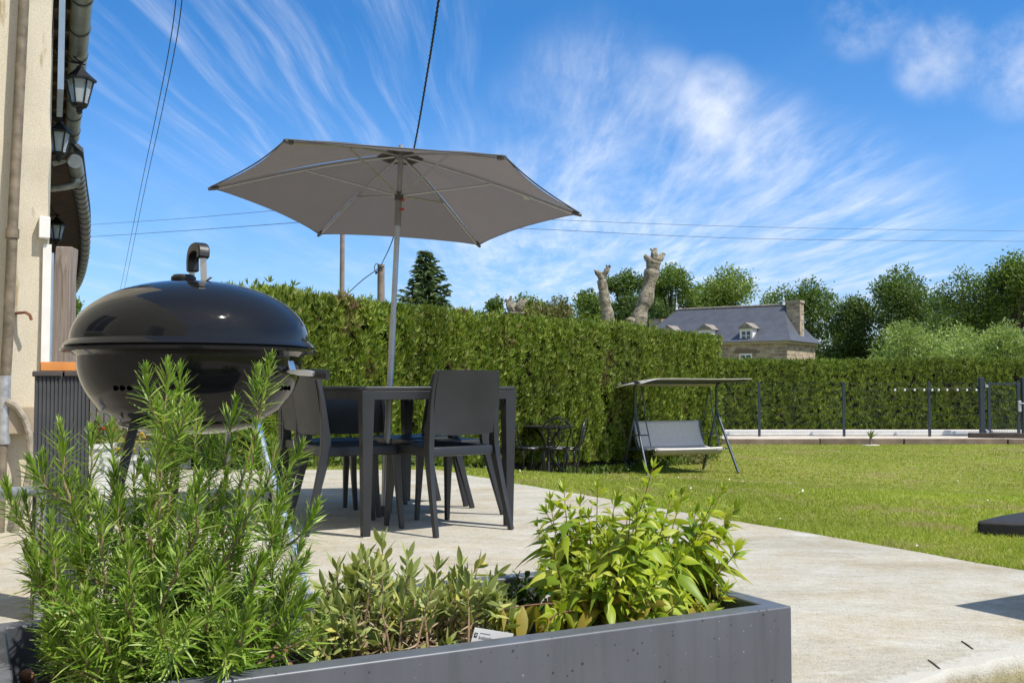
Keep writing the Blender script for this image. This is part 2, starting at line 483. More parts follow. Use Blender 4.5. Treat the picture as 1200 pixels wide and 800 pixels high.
def seg_pts(a, b, step, amp):
    a = np.array(a); b = np.array(b); n = max(2, int(np.linalg.norm(b - a) / step))
    nrm = np.array([-(b - a)[1], (b - a)[0]]); nrm = nrm / np.linalg.norm(nrm)
    out = []
    ph = RNG.uniform(0, 6, 4)
    for i in range(n):
        t = i / n; s = t * np.linalg.norm(b - a)
        w = (math.sin(s * 3.1 + ph[0]) * .45 + math.sin(s * 9 + ph[1]) * .3 + math.sin(s * 23 + ph[2]) * .2) + RNG.normal() * .22
        out.append(a + (b - a) * t + nrm * w * amp * min(1, i / 2))
    return out
front_a = np.array((-4.4, 2.62 - 5.36 * 0.695)); corner = np.array((2.45, 3.66))
outline = (seg_pts(front_a, corner, 0.03, 0.026) + seg_pts(corner, (-.69, 9.35), 0.15, 0.02)
           + seg_pts((-.69, 9.35), (-7.5, 9.35), 0.5, 0.0) + [np.array((-7.5, 9.35)), np.array((-7.5, 3.0))])
n = len(outline); OA = np.array(outline)
cen = OA.mean(0)
def ring(off, z, jit):
    d = np.roll(OA, -1, 0) - np.roll(OA, 1, 0); nr = np.stack([d[:, 1], -d[:, 0]], 1); nr /= np.maximum(np.linalg.norm(nr, axis=1, keepdims=True), 1e-6)
    o = OA + nr * (off + RNG.normal(size=(n, 1)) * jit)
    return [(p[0], p[1], z + RNG.normal() * jit * 0.4) for p in o]
rings = [[(p[0], p[1], 0.0) for p in OA], ring(0.004, -0.004, 0.0012), ring(0.012, -0.022, 0.003), ring(0.018, -0.065, 0.003), ring(0.022, -0.11, 0.003), ring(0.024, -0.24, 0.0)]
mb = MB(); vs = [p for r in rings for p in r]
fs = [tuple(range(n))]
for k in range(len(rings) - 1):
    for i in range(n):
        fs.append((k * n + i, (k + 1) * n + i, (k + 1) * n + (i + 1) % n, k * n + (i + 1) % n))
mb.add(vs, fs)
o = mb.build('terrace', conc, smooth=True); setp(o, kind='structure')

gravel, nt_, bs_, out_ = newmat('gravel_bed')
v_ = objvec(nt_); vo = nt_.nodes.new('ShaderNodeTexVoronoi'); vo.inputs['Scale'].default_value = 60; nt_.links.new(v_, vo.inputs['Vector'])
nt_.links.new(ramp(nt_, noise(nt_, 50, 3, vec=v_).outputs['Fac'], [(0.3, (0.25, 0.2, 0.15)), (0.7, (0.5, 0.43, 0.35))]), bs_.inputs['Base Color'])
bs_.inputs['Roughness'].default_value = 0.9; bump(nt_, bs_, vo.outputs['Distance'], 0.9, 0.015)
sheet('gravel', -4, 5, -4, 4, 0.004, gravel, 0.2, keep=lambda x, y: edge_sd(x, y) < 0.02)
# loose stones in front of the slab edge
mb = MB()
for i in range(420):
    t = RNG.uniform(0.1, 2.6); off = RNG.uniform(0.06, 0.5)
    p = np.array((0.96, 2.62)) + t * np.array((0.821, 0.571)) - off * np.array((-0.571, 0.821))
    r = RNG.uniform(0.005, 0.013)
    M = Matrix.Rotation(RNG.uniform(0, 6), 3, Vector(rdir(1)[0])) @ Matrix.Diagonal((1, RNG.uniform(.6, .9), RNG.uniform(.5, .8)))
    mb.lathe([(r * .3, -r), (r * .9, -r * .4), (r, r * .3), (r * .35, r)], 6, (p[0], p[1], -0.145 + r * .5), M)
o = mb.build('loose_gravel', plain('loose_stone', (0.42, 0.36, 0.3), 0.85, var=0.4, scale=25)); setp(o, 'pale tan loose gravel stones lying below the broken slab edge', 'gravel', kind='stuff')

# --- gravel path by the far fence, white kerb, paving behind, road on the left
path_m = plain('pale_path', (0.50, 0.44, 0.36), 0.9, var=0.2, scale=3, bmp=0.4, bscale=90)
sheet('path', 4.2, 30, 23.42, 27.7, 0.10, path_m, 1.0)
road_m = plain('road_asphalt', (0.055, 0.057, 0.062), 0.85, var=0.25, scale=6, bmp=0.3, bscale=120)
sheet('road', -40, -2.6, 14.2, 23.6, 0.02, road_m, 0.6)
sheet('pavement', -40, -2.6, 12.6, 14.1, 0.03, plain('pavement_concrete', (0.42, 0.40, 0.36), 0.9, bmp=0.3), 0.5)
# ------------------------------------------------------------------ the house at the left edge
rough_m, nt_, bs_, out_ = newmat('roughcast')
v_ = objvec(nt_); n_a = noise(nt_, 2.2, 5, 0.6, vec=objvec(nt_, (1, 1, 0.35))); n_b = noise(nt_, 170, 5, 0.8, vec=v_)
n_st = noise(nt_, 5.5, 3, 0.5, vec=objvec(nt_, (2.4, 2.4, 0.55)))
c1 = ramp(nt_, n_a.outputs['Fac'], [(0.3, (0.56, 0.50, 0.385)), (0.7, (0.68, 0.63, 0.52))])
c2 = ramp(nt_, n_b.outputs['Fac'], [(0.3, (0.80, 0.78, 0.74)), (0.62, (1.1, 1.1, 1.1))])
c3 = ramp(nt_, n_st.outputs['Fac'], [(0.66, (1, 1, 1)), (0.74, (0.62, 0.55, 0.42))])
nt_.links.new(mixc(nt_, 1.0, mixc(nt_, 1.0, c1, c2, 'MULTIPLY'), c3, 'MULTIPLY'), bs_.inputs['Base Color'])
bs_.inputs['Roughness'].default_value = 0.92; bs_.inputs['Specular IOR Level'].default_value = 0.2
bump(nt_, bs_, n_b.outputs['Fac'], 0.55, 0.008)

zinc = plain('zinc', (0.30, 0.32, 0.31), 0.38, 0.75, var=0.25, scale=5, bmp=0.06, bscale=14)
rusty = plain('old_painted_pipe', (0.17, 0.14, 0.10), 0.7, 0.15, var=0.45, scale=14, bmp=0.3)
galv = plain('galvanised_steel', (0.42, 0.43, 0.44), 0.42, 0.6, var=0.3, scale=22)
white_p = plain('white_paint', (0.70, 0.69, 0.66), 0.5, var=0.08)
old_wood, nt_, bs_, out_ = newmat('weathered_timber')
v_ = objvec(nt_, (26, 26, 1.2)); n_a = noise(nt_, 1.0, 6, 0.7, vec=v_, dist=0.5)
nt_.links.new(ramp(nt_, n_a.outputs['Fac'], [(0.28, (0.10, 0.075, 0.062)), (0.5, (0.24, 0.195, 0.17)), (0.75, (0.36, 0.31, 0.275))]), bs_.inputs['Base Color'])
bs_.inputs['Roughness'].default_value = 0.85; bump(nt_, bs_, n_a.outputs['Fac'], 0.6, 0.01)
dark_wood = plain('dark_eaves_wood', (0.085, 0.052, 0.032), 0.8, var=0.4, scale=10)
slate = plain('roof_slate', (0.075, 0.082, 0.098), 0.6, var=0.25, scale=9, bmp=0.3, bscale=30)
glass_dark = plain('window_glass', (0.05, 0.06, 0.075), 0.06, var=0.1)

K = Vector((at(57, 200, 5.5).x, 5.5, 0)); du = Vector((-0.885, -0.465, 0)); dw = Vector((-0.4123, 0.9110, 0))
J = K + du * 0.9
Jn = J - dw * 9.0
E1 = K + dw * 6.4
house = thing('house', 'beige roughcast house wall with a leaning downpipe at the left edge', 'house', (K.x - .4, K.y - .2, 0))
TOP = 4.6
mb = MB()
# plan of the wall: long wall beside the photographer, return wall facing him, long wall running away
outl = [Jn, J, K, E1, E1 - Vector((0.911, 0.4123, 0)) * 0.5, K - Vector((.911, .4123, 0)) * 1.7 + dw * 0.6, Jn - Vector((0.9146, 0.4044, 0)) * 0.5]
# subdivide height a little so the silhouette edge of the corner is uneven
def wall_outline(z):
    r = []
    for p in outl: r.append(Vector((p.x, p.y, z)))
    r[2] = r[2] + Vector((RNG.normal() * .006, 0, 0))
    return r
zs = np.linspace(-0.3, TOP, 26); vs = []; fs = []
m_ = len(outl)
for z in zs: vs += wall_outline(z)
for k in range(len(zs) - 1):
    for i in range(m_): fs.append((k * m_ + i, (k + 1) * m_ + i, (k + 1) * m_ + (i + 1) % m_, k * m_ + (i + 1) % m_))
fs.append(tuple(range((len(zs) - 1) * m_, len(zs) * m_)))
mb.add(vs, fs)
mb.build('wall', rough_m, house)
# windows in the wall beside the photographer (they show in the kettle's lid)
for dist in (3.2, 5.0):
    cpt = J - dw * dist + Vector((0.9146, 0.4044, 0)) * 0.02
    w_ = MB().box(cpt + Vector((0, 0, 1.45)), (0.6, 0.07, 0.8), math.atan2(dw.y, dw.x)).build('window', white_p, house)
    for s in (-1, 1):
        MB().box(cpt + dw * (0.14 * s) + Vector((0.9146 * .03, 0.4044 * .03, 1.45)), (0.24, 0.05, 0.68), math.atan2(dw.y, dw.x)).build('pane', glass_dark, w_)
# downpipe, leaning, with a collar
fr = Vector((0.465, -0.885, 0)) * 0.06
def on_face(px, py, off=0.06):
    """point a little in front of the return wall, at photo pixel (px, py)"""
    n_ = Vector((0.465, -0.885, 0)); q = K + n_ * off
    r = (at(px, py, 5.0) - Vector((0, 0, H)))
    t = (q - Vector((0, 0, H))).dot(n_) / r.dot(n_)
    return Vector((0, 0, H)) + r * t
dp = MB().tube([on_face(30, -40), on_face(26, 40), on_face(16, 240), on_face(9, 400), on_face(4, 480), on_face(-2, 640)], 0.027, 10).build('downpipe', rusty, house, smooth=True)
MB().tube([on_face(14.6, 268), on_face(14.2, 279)], 0.034, 10).build('collar', rusty, dp, smooth=True)
MB().tube([on_face(5, 440), on_face(4, 520)], 0.033, 10).build('repair_sleeve', galv, dp, smooth=True)
MB().box(on_face(52, 267, 0.03), (0.055, 0.05, 0.115), math.atan2(du.y, du.x)).build('junction_box', white_p, house, bevel=0.004)
MB().tube([on_face(17, 367, 0.0), on_face(30, 366, 0.07), on_face(35, 369, 0.08), on_face(37, 375, 0.08)], 0.008, 6).build('hook', plain('rust', (0.16, 0.06, 0.03), 0.8), house, smooth=True)
MB().box(on_face(22, 492, 0.03), (0.20, 0.10, 0.15), math.atan2(du.y, du.x)).build('ledge', plain('stained_render', (0.33, 0.27, 0.19), 0.9, bmp=0.5), house, bevel=0.01)
# white trim, zinc pipe and a glazed strip on the wall running away
def on_wall(y, off=0.0):
    p = K + dw * ((y - K.y) / dw.y); return p + Vector((0.9146, 0.4044, 0)) * off
MB().box(Vector((on_face(54.0, 355, .012).x, on_face(54.0, 355, .012).y, .76)), (0.042, 0.03, 1.52), math.atan2(du.y, du.x)).build('door_trim', white_p, house)
MB().tube([on_wall(6.6, .019) + Vector((0, 0, z)) for z in (0.0, 0.8, 1.2, 1.62)], 0.020, 10).build('rainwater_pipe', plain('blue_grey_pipe', (0.30, 0.37, 0.44), 0.35, 0.3, var=.2), house, smooth=True)
MB().box(on_wall(6.4, 0.055) + Vector((0, 0, 3.12)), (0.7, 0.035, 1.15), math.atan2(dw.y, dw.x)).build('shutter', plain('blue_grey_shutter', (0.20, 0.28, 0.38), 0.35, var=.1), house)
# eaves: soffit board, rafters, half-round gutter with joints, end elbow
GZ = 3.52
g0 = at(98.5, -60, 6.75); g0.z = GZ; g1 = at(84.5, 160, 11.3); g1.z = GZ
gd = (g1 - g0).normalized(); gn = Vector((gd.y, -gd.x, 0))
mb = MB(); mb.tube([g0, g1], 0.075, 16); gut = mb.build('gutter', zinc, house, smooth=True)
clip_m = plain('gutter_clip_metal', (0.10, 0.10, 0.095), 0.5, 0.6)
for k in range(7):
    p = g0 + (g1 - g0) * ((k + 0.6) / 7.2); MB().tube([p, p + gd * 0.03], 0.081, 16).build('gutter_clip', clip_m, gut, smooth=True)

MB().tube(catmull([g1 - gd * .06 + Vector((0, 0, -.06)), g1 - gd * .06 + Vector((0, 0, -.16)), g1 - gn * .06 + Vector((0, 0, -.24)), g1 - gn * .2 + Vector((0, 0, -.30))], 5), 0.042, 10).build('elbow', galv, gut, smooth=True)
mb = MB(); mid = (g0 + g1) / 2 - gn * 0.20 + Vector((0, 0, 0.075)); mb.box(mid, ((g1 - g0).length, 0.30, 0.03), math.atan2(gd.y, gd.x))
for k in range(10):
    p = g0 + (g1 - g0) * ((k + .5) / 10) - gn * 0.16 + Vector((0, 0, 0.02)); mb.box(p, (0.07, 0.22, 0.08), math.atan2(gd.y, gd.x))
mb.build('soffit', dark_wood, house)
mb = MB()
a0 = g0 + gn * .06 + Vector((0, 0, .10)); a1 = g1 + gn * .06 + Vector((0, 0, .10)); up = -gn * 1.5 + Vector((0, 0, 1.4)); th = Vector((0, 0, .05))
mb.add([a0, a1, a1 + up, a0 + up, a0 + th, a1 + th, a1 + up + th, a0 + up + th], [(0, 1, 2, 3), (7, 6, 5, 4), (0, 4, 5, 1), (1, 5, 6, 2), (2, 6, 7, 3), (3, 7, 4, 0)])
mb.build('roof', slate, house)

# ------------------------------------------------------------------ barn beyond it, eaves bending away
stone_m, nt_, bs_, out_ = newmat('rubble_stone')
v_ = objvec(nt_, (1, 1, 1.9)); vo = nt_.nodes.new('ShaderNodeTexVoronoi'); vo.inputs['Scale'].default_value = 3.2; nt_.links.new(v_, vo.inputs['Vector'])
ve = nt_.nodes.new('ShaderNodeTexVoronoi'); ve.feature = 'DISTANCE_TO_EDGE'; ve.inputs['Scale'].default_value = 3.2; nt_.links.new(v_, ve.inputs['Vector'])
sx = nt_.nodes.new('ShaderNodeSeparateColor'); nt_.links.new(vo.outputs['Color'], sx.inputs[0])
c1 = ramp(nt_, sx.outputs[0], [(0.0, (0.20, 0.145, 0.095)), (0.4, (0.33, 0.25, 0.165)), (0.75, (0.25, 0.21, 0.17)), (1.0, (0.42, 0.34, 0.24))])
c2 = ramp(nt_, ve.outputs['Distance'], [(0.02, (0.48, 0.44, 0.37)), (0.07, (1, 1, 1))])
fx = ramp(nt_, ve.outputs['Distance'], [(0.02, (0, 0, 0)), (0.07, (1, 1, 1))])
nt_.links.new(mixc(nt_, fx, (0.36, 0.31, 0.24), c1), bs_.inputs['Base Color'])
bs_.inputs['Roughness'].default_value = 0.9; bump(nt_, bs_, ve.outputs['Distance'], 0.5, 0.05)

def lvl(px, py, y, z):
    p = at(px, py, y); p.z = z; return p
BZ = 3.2
eave = catmull([lvl(88, 187, 11.05, BZ), lvl(94, 224, 12.9, BZ), lvl(99.5, 262, 15.4, BZ), lvl(99, 300, 19.3, BZ), lvl(93, 328, 23.6, BZ), lvl(82, 349, 28.4, BZ)], 6)
barn = thing('barn', 'old barn with curving zinc gutter and weathered timber corner post', 'barn', (eave[0].x - .5, eave[0].y, 0))
bg_ = MB().tube(eave, 0.078, 14).build('gutter', zinc, barn, smooth=True)
for k in range(2, len(eave) - 1, 1):
    d_ = (eave[k] - eave[k - 1]).normalized(); MB().tube([eave[k], eave[k] + d_ * .05], 0.085, 12).build('gutter_clip', clip_m, bg_, smooth=True)
MB().tube(catmull([eave[2] + Vector((-.0, 0, -.05)), eave[2] + Vector((-.02, 0, -.13)), eave[2] + Vector((-.14, -.03, -.17)), eave[2] + Vector((-.45, -.10, -.22))], 5), 0.042, 10).build('elbow', galv, bg_, smooth=True)
# soffit, wall and roof follow the eaves line
def offs(P, d, z):
    out = []
    for i, p in enumerate(P):
        t = (P[min(i + 1, len(P) - 1)] - P[max(i - 1, 0)]).normalized(); nrm = Vector((t.y, -t.x, 0))
        q = p + nrm * d; out.append(Vector((q.x, q.y, z)))
    return out
def ribbon(A, B, th=Vector((0, 0, .03))):
    n = len(A); vs = A + B + [a + th for a in A] + [b + th for b in B]; fs = []
    for i in range(n - 1):
        fs += [(i, i + 1, n + i + 1, n + i), (2 * n + i, 3 * n + i, 3 * n + i + 1, 2 * n + i + 1), (i, 2 * n + i, 2 * n + i + 1, i + 1), (n + i, n + i + 1, 3 * n + i + 1, 3 * n + i)]
    fs += [(0, n, 3 * n, 2 * n), (n - 1, 3 * n - 1 + 0, 4 * n - 1, 2 * n - 1)]
    return MB().add(vs, fs)
ribbon(offs(eave, -.05, BZ + .06), offs(eave, -.60, BZ + .03)).build('soffit', dark_wood, barn)
ribbon(offs(eave, -.62, -0.6), offs(eave, -.62, BZ + .05), Vector((-.35, -.1, 0))).build('wall', stone_m, barn)
ribbon(offs(eave, .08, BZ + .10), offs(eave, -2.0, BZ + 1.9), Vector((0, 0, .05))).build('roof', slate, barn)
pc = at(74, 420, 9.6)
mb = MB(); mb.sweep([Vector((pc.x - .02, pc.y, -.1)), Vector((pc.x - .005, pc.y, 1.2)), Vector((pc.x + .00, pc.y, 1.8)), Vector((pc.x + .01, pc.y + .02, 2.06))], (1, 0, 0), [.185, .175, .165, .16], [.16, .16, .15, .14])
mb.build('corner_post', old_wood, barn, bevel=0.012)

# ------------------------------------------------------------------ wall lanterns (three)
black_iron = plain('black_iron', (0.022, 0.022, 0.024), 0.45, 0.4, var=0.2, scale=30)
lamp_glass, nt_, bs_, out_ = newmat('lantern_glass')
bs_.inputs['Base Color'].default_value = (0.75, 0.82, 0.86, 1); bs_.inputs['Roughness'].default_value = 0.12
bs_.inputs['Transmission Weight'].default_value = 0.55; bs_.inputs['IOR'].default_value = 1.1
def hexring(r, z, n=6, a0=0.0): return [Vector((r * math.cos(a0 + 2 * math.pi * k / n), r * math.sin(a0 + 2 * math.pi * k / n), z)) for k in range(n)]
def make_lantern(loc, label):
    t = thing('wall_lantern', label, 'wall lantern', loc, math.radians(24), 'lanterns along the house wall')
    b = hexring(0.060, -.13); u_ = hexring(0.105, .07)
    mb = MB()
    for k in range(6):
        mb.tube([b[k], u_[k]], 0.0075, 5); mb.tube([b[k], b[(k + 1) % 6]], 0.009, 5); mb.tube([u_[k], u_[(k + 1) % 6]], 0.010, 5)
    mb.lathe([(0.065, -.135), (0.055, -.155), (0.03, -.165), (0.022, -.185), (0.026, -.195), (0.006, -.215)], 10)
    mb.build('frame', black_iron, t, world=False)
    g_ = MB(); g_.add([p * 0.96 for p in b] + [p * 0.97 for p in u_], [(k, (k + 1) % 6, 6 + (k + 1) % 6, 6 + k) for k in range(6)])
    g_.build('glass_panes', lamp_glass, t, world=False)
    MB().lathe([(0.016, -.10), (0.02, -.02), (0.028, .0), (0.024, .03), (0.010, .045)], 10).build('bulb', white_p, t, smooth=True, world=False)
    MB().lathe([(0.128, .062), (0.130, .078), (0.085, .115), (0.045, .150), (0.030, .165), (0.028, .18), (0.008, .195)], 6).build('cap', black_iron, t, world=False)
    br = MB()
    br.tube([Vector((.04, 0, .205)), Vector((-.26, 0, .225))], 0.009, 6)
    sc = [Vector((-.16 + .055 * (1 - k / 22) * math.cos(k * .5 + 2.2), 0, .29 + .055 * (1 - k / 22) * math.sin(k * .5 + 2.2))) for k in range(20)]
    br.tube(sc, 0.006, 5)
    br.tube(catmull([Vector((.03, 0, .21)), Vector((-.04, 0, .25)), Vector((-.10, 0, .345)), Vector((-.18, 0, .36)), Vector((-.245, 0, .33))], 5), 0.007, 5)
    br.tube([Vector((0, 0, .19)), Vector((0, 0, .21))], 0.008, 6)
    br.box((-.262, 0, .28), (.02, .05, .2))
    br.build('bracket', black_iron, t, world=False)
    return t
make_lantern(at(93.5, 104, 8.3), 'black iron wall lantern nearest and highest, with scrolled bracket under the gutter')
make_lantern(at(69, 164, 9.8), 'black wall lantern in the middle, half behind the beige wall corner')
make_lantern(at(66.5, 270, 14.0), 'smallest black wall lantern, farthest along, beside the white junction box')

# ------------------------------------------------------------------ lower left: ribbed post, tray, pipe, cable
ribbed, nt_, bs_, out_ = newmat('ribbed_composite')
v_ = objvec(nt_); wv_ = nt_.nodes.new('ShaderNodeTexNoise'); wv_.inputs['Scale'].default_value = 10; nt_.links.new(v_, wv_.inputs['Vector'])
nt_.links.new(ramp(nt_, wv_.outputs['Fac'], [(0.3, (0.040, 0.042, 0.046)), (0.7, (0.062, 0.064, 0.069))]), bs_.inputs['Base Color']); bs_.inputs['Roughness'].default_value = 0.75
pb = at(73, 437, 3.45); pz = pb.z
pr = math.atan2(0.43, 0.9)
post = thing('deck_board_post', 'dark grey ribbed composite post behind the rosemary', 'post', (pb.x, pb.y, 0), pr)
mb = MB(); w2 = 0.083
ol = []
for (ax, ay, bx, by) in ((-1, -1, 1, -1), (1, -1, 1, 1), (1, 1, -1, 1), (-1, 1, -1, -1)):
    nr = 14
    for k in range(nr):
        for q, dpt in ((0.0, 0), (0.55, 0), (0.6, .0035), (0.95, .0035)):
            t = (k + q) / nr; x = ax + (bx - ax) * t; y = ay + (by - ay) * t
            nx_, ny_ = (by - ay) / 2, -(bx - ax) / 2
            ol.append((x * w2 - nx_ * dpt, y * w2 - ny_ * dpt))
mb.prism(ol, 0, pz - .012); mb.build('boards', ribbed, post, world=False)
MB().box((-.047, 0, pz - .003), (.088, .185, .017)).box((.047, 0, pz - .003), (.088, .185, .017)).build('cap', plain('cap_tiles', (0.06, 0.05, 0.047), 0.8, bmp=.3), post, world=False, bevel=.003)
tray = MB(); tp = at(72.5, 431, 3.45)
M_ = Matrix.Rotation(pr, 3, 'Z')
tray.prism([(-.063, -.06), (.063, -.06), (.066, .06), (-.066, .06)], 0.0065, 0.008, M_, (pb.x, pb.y, pz))
for c_, s_ in (((0, -.062), (.134, .006)), ((0, .062), (.134, .006)), ((-.066, 0), (.006, .118)), ((.066, 0), (.006, .118))):
    q = M_ @ Vector((c_[0], c_[1], 0)); tray.box((pb.x + q.x, pb.y + q.y, pz + .0215), (s_[0], s_[1], .029), pr)
o = tray.build('plant_tray', plain('orange_terracotta', (0.62, 0.24, 0.055), 0.6, var=.15, scale=12), bevel=.0015)
setp(o, 'orange terracotta tray lying on top of the dark ribbed post', 'tray')

pp = MB(); a_ = at(-30, 579, 2.55); b_ = at(48, 575, 3.35)
pp.tube([a_, a_ + (b_ - a_) * .42], 0.019, 12); pp.tube([a_ + (b_ - a_) * .42, b_], 0.0155, 12)
t = thing('metal_rail', 'grey metal pipe rail sticking out level beside the beige wall', 'rail', (b_.x, b_.y, 0))
pp.build('pipe', galv, t, smooth=True)
MB().tube([Vector((b_.x, b_.y, -.0)), Vector((b_.x, b_.y, b_.z + .02))], 0.016, 10).build('upright', galv, t, smooth=True)
cab = [on_face(7, 470, .09), on_face(20, 478, .10), on_face(32, 500, .10), on_face(36, 530, .10), on_face(33, 560, .1), on_face(24, 600, .1), on_face(14, 640, .1), on_face(10, 690, .1), on_face(16, 720, .12)]
o = MB().tube(catmull(cab, 6), 0.018, 8).build('corrugated_hose', plain('old_hose', (0.27, 0.235, 0.185), 0.8, var=.4, scale=30, bmp=.6, bscale=90), smooth=True)
setp(o, 'greyish corrugated hose hanging against the beige roughcast wall', 'hose')
# ------------------------------------------------------------------ kettle barbecue
enamel, nt_, bs_, out_ = newmat('black_enamel')
bs_.inputs['Base Color'].default_value = (0.010, 0.010, 0.011, 1); bs_.inputs['Roughness'].default_value = 0.11
bs_.inputs['Specular IOR Level'].default_value = 0.3
n_a = noise(nt_, 9, 3, vec=objvec(nt_)); bump(nt_, bs_, n_a.outputs['Fac'], 0.03, 0.01)
n_d = noise(nt_, 45, 4, 0.7, vec=objvec(nt_)); nt_.links.new(ramp(nt_, n_d.outputs['Fac'], [(0.45, (0.045, 0.045, 0.045)), (0.8, (0.17, 0.17, 0.17))]), bs_.inputs['Roughness'])
black_plastic = plain('black_plastic', (0.009, 0.009, 0.0095), 0.45, var=.15, bmp=.05)
chrome = plain('bright_steel', (0.72, 0.73, 0.74), 0.34, 0.85, var=.08)
KX, KY = -0.768, 2.46
ket = thing('kettle_barbecue', 'black kettle barbecue with closed shiny lid on thin metal legs', 'barbecue', (KX, KY, 0))
lid = [(0.296, .862), (0.299, .866), (0.292, .874), (0.286, .878)]
for k in range(25):
    a = k / 24 * math.pi / 2
    lid.append((0.283 * max(math.cos(a), 0.0) ** .96 + .001, .880 + .147 * math.sin(a) ** .98))
MB().lathe(lid, 96).build('lid', enamel, ket, smooth=True, world=False)
bowl = [(0.303, .852), (0.304, .858), (0.298, .861), (0.286, .862), (0.284, .852), (0.276, .848), (0.268, .842)]
for k in range(1, 15):
    a = k / 14; bowl.append((0.268 - .046 * a ** 2.2, .842 - .118 * a))
bowl += [(0.218, .716), (0.180, .694), (0.176, .690)]
for k in range(1, 10):
    a = k / 9; bowl.append((0.176 * math.cos(a * math.pi / 2) + .002, .690 - .036 * math.sin(a * math.pi / 2)))
vent_m = plain('vent_black', (0.002, 0.002, 0.002), 1.0, spec=0)
bw = MB().lathe(bowl, 96).build('bowl', enamel, ket, smooth=True, world=False)
for ang in (246.5, 250.7, 255.2, 342, 347, 352):
    g = math.radians(ang); r = .2495
    MB().lathe([(0.0062, 0), (0.0062, .004)], 12, (r * math.cos(g), r * math.sin(g), .767), Matrix.Rotation(g, 3, 'Z') @ Matrix.Rotation(math.pi / 2, 3, 'Y')).build('vent_hole', vent_m, bw, world=False)
# lid handle: two steel straps, black grip bent over
hx, hy, hz = 0.030, -.02, 1.025
MB().sweep([Vector((hx - .045, hy + .05, hz - .01)), Vector((hx - .042, hy + .05, hz + .06))], (1, 0, 0), .014, .004).build('handle_strap', chrome, ket, world=False)
mb = MB()
mb.sweep([Vector((hx + .012, hy - .03, hz - .012)), Vector((hx + .010, hy - .034, hz + .055))], (1, 0, 0), .015, .004)
mb.sweep([Vector((hx - .02, hy - .033, hz - .008)), Vector((hx + .012, hy - .038, hz - .008)), Vector((hx + .032, hy - .04, hz + .006))], (0, 1, 0), .014, .0025)
mb.build('handle_strap', chrome, ket, world=False)
gp = catmull([Vector((hx - .042, hy + .052, hz + .028)), Vector((hx - .042, hy + .05, hz + .058)), Vector((hx - .032, hy + .03, hz + .078)), Vector((hx - .010, hy - .005, hz + .083)), Vector((hx + .008, hy - .03, hz + .074)), Vector((hx + .010, hy - .036, hz + .052))], 5)
MB().sweep(gp, (0.82, 0.57, 0), .028, .021).build('handle_grip', black_plastic, ket, world=False, bevel=.005)
MB().lathe([(0.026, 0), (0.030, .006), (0.030, .016), (0.024, .022), (0.004, .023)], 24, (hx - .050, hy + .005, hz - .006)).build('lid_vent', black_plastic, ket, smooth=True, world=False)
# side handle (right)
g = math.radians(-14); rd = Vector((math.cos(g), math.sin(g), 0)); sdv = Vector((-rd.y, rd.x, 0))
mb = MB(); mb.sweep([rd * .262 + Vector((0, 0, .838)), rd * .275 + Vector((0, 0, .80))], sdv, .03, .006)
mb.sweep([rd * .268 + Vector((0, 0, .806)), rd * .300 + Vector((0, 0, .803)), rd * .335 + Vector((0, 0, .800))], sdv, .05, [.006, .014, .012]); mb.build('side_handle', chrome, ket, world=False, bevel=.002)
MB().tube([rd * .325 + Vector((0, 0, .800)), rd * .365 + Vector((0, 0, .797))], [.0125, .0125], 14).build('side_handle_grip', black_plastic, ket, smooth=True, world=False)
for i, (ang, r1) in enumerate(((-12, .40), (118, .38), (238, .36))):
    g = math.radians(ang); d_ = Vector((math.cos(g), math.sin(g), 0))
    lg = MB().tube([d_ * .16 + Vector((0, 0, .715)), d_ * r1 + Vector((0, 0, .012))], .0115, 14).build('leg', chrome if i == 0 else black_iron, ket, smooth=True, world=False)
    MB().lathe([(.016, 0), (.017, .006), (.014, .05), (.0118, .052)], 14, d_ * r1).build('foot_cap', black_plastic, lg, smooth=True, world=False)

ket.scale = (.965, .965, .985)
# ------------------------------------------------------------------ dining table and chairs
resin, nt_, bs_, out_ = newmat('anthracite_resin')
v_ = objvec(nt_); n_a = noise(nt_, 3.5, 4, vec=v_); n_b = noise(nt_, 260, 2, vec=v_)
nt_.links.new(ramp(nt_, n_a.outputs['Fac'], [(0.3, (0.016, 0.0175, 0.020)), (0.7, (0.023, 0.0245, 0.027))]), bs_.inputs['Base Color'])
nt_.links.new(ramp(nt_, n_a.outputs['Fac'], [(0.3, (0.32, 0.32, 0.32)), (0.7, (0.52, 0.52, 0.52))]), bs_.inputs['Roughness'])
bump(nt_, bs_, n_b.outputs['Fac'], 0.12, 0.002)
TA = math.radians(30); TC = Vector((-.716, 5.98, 0)); TW, TL, TZ = .90, 1.42, .757
table = thing('dining_table', 'dark grey resin garden table under the parasol', 'table', TC, TA)
ol = []
for sx_, sy_, a0 in ((1, 1, 0), (-1, 1, 90), (-1, -1, 180), (1, -1, 270)):
    for k in range(5):
        a = math.radians(a0 + k * 22.5); r = .03
        ol.append((sx_ * (TW / 2 - r) + r * math.cos(a), sy_ * (TL / 2 - r) + r * math.sin(a)))
MB().prism(ol, TZ - .022, TZ).build('tabletop', resin, table, world=False, bevel=.006)
mb = MB(); e = .012
for sx_ in (-1, 1): mb.box((sx_ * (TW / 2 - e), 0, TZ - .045), (.018, TL - .11, .045))
for sy_ in (-1, 1): mb.box((0, sy_ * (TL / 2 - e), TZ - .045), (TW - .11, .018, .045))
mb.build('apron', resin, table, world=False, bevel=.003)
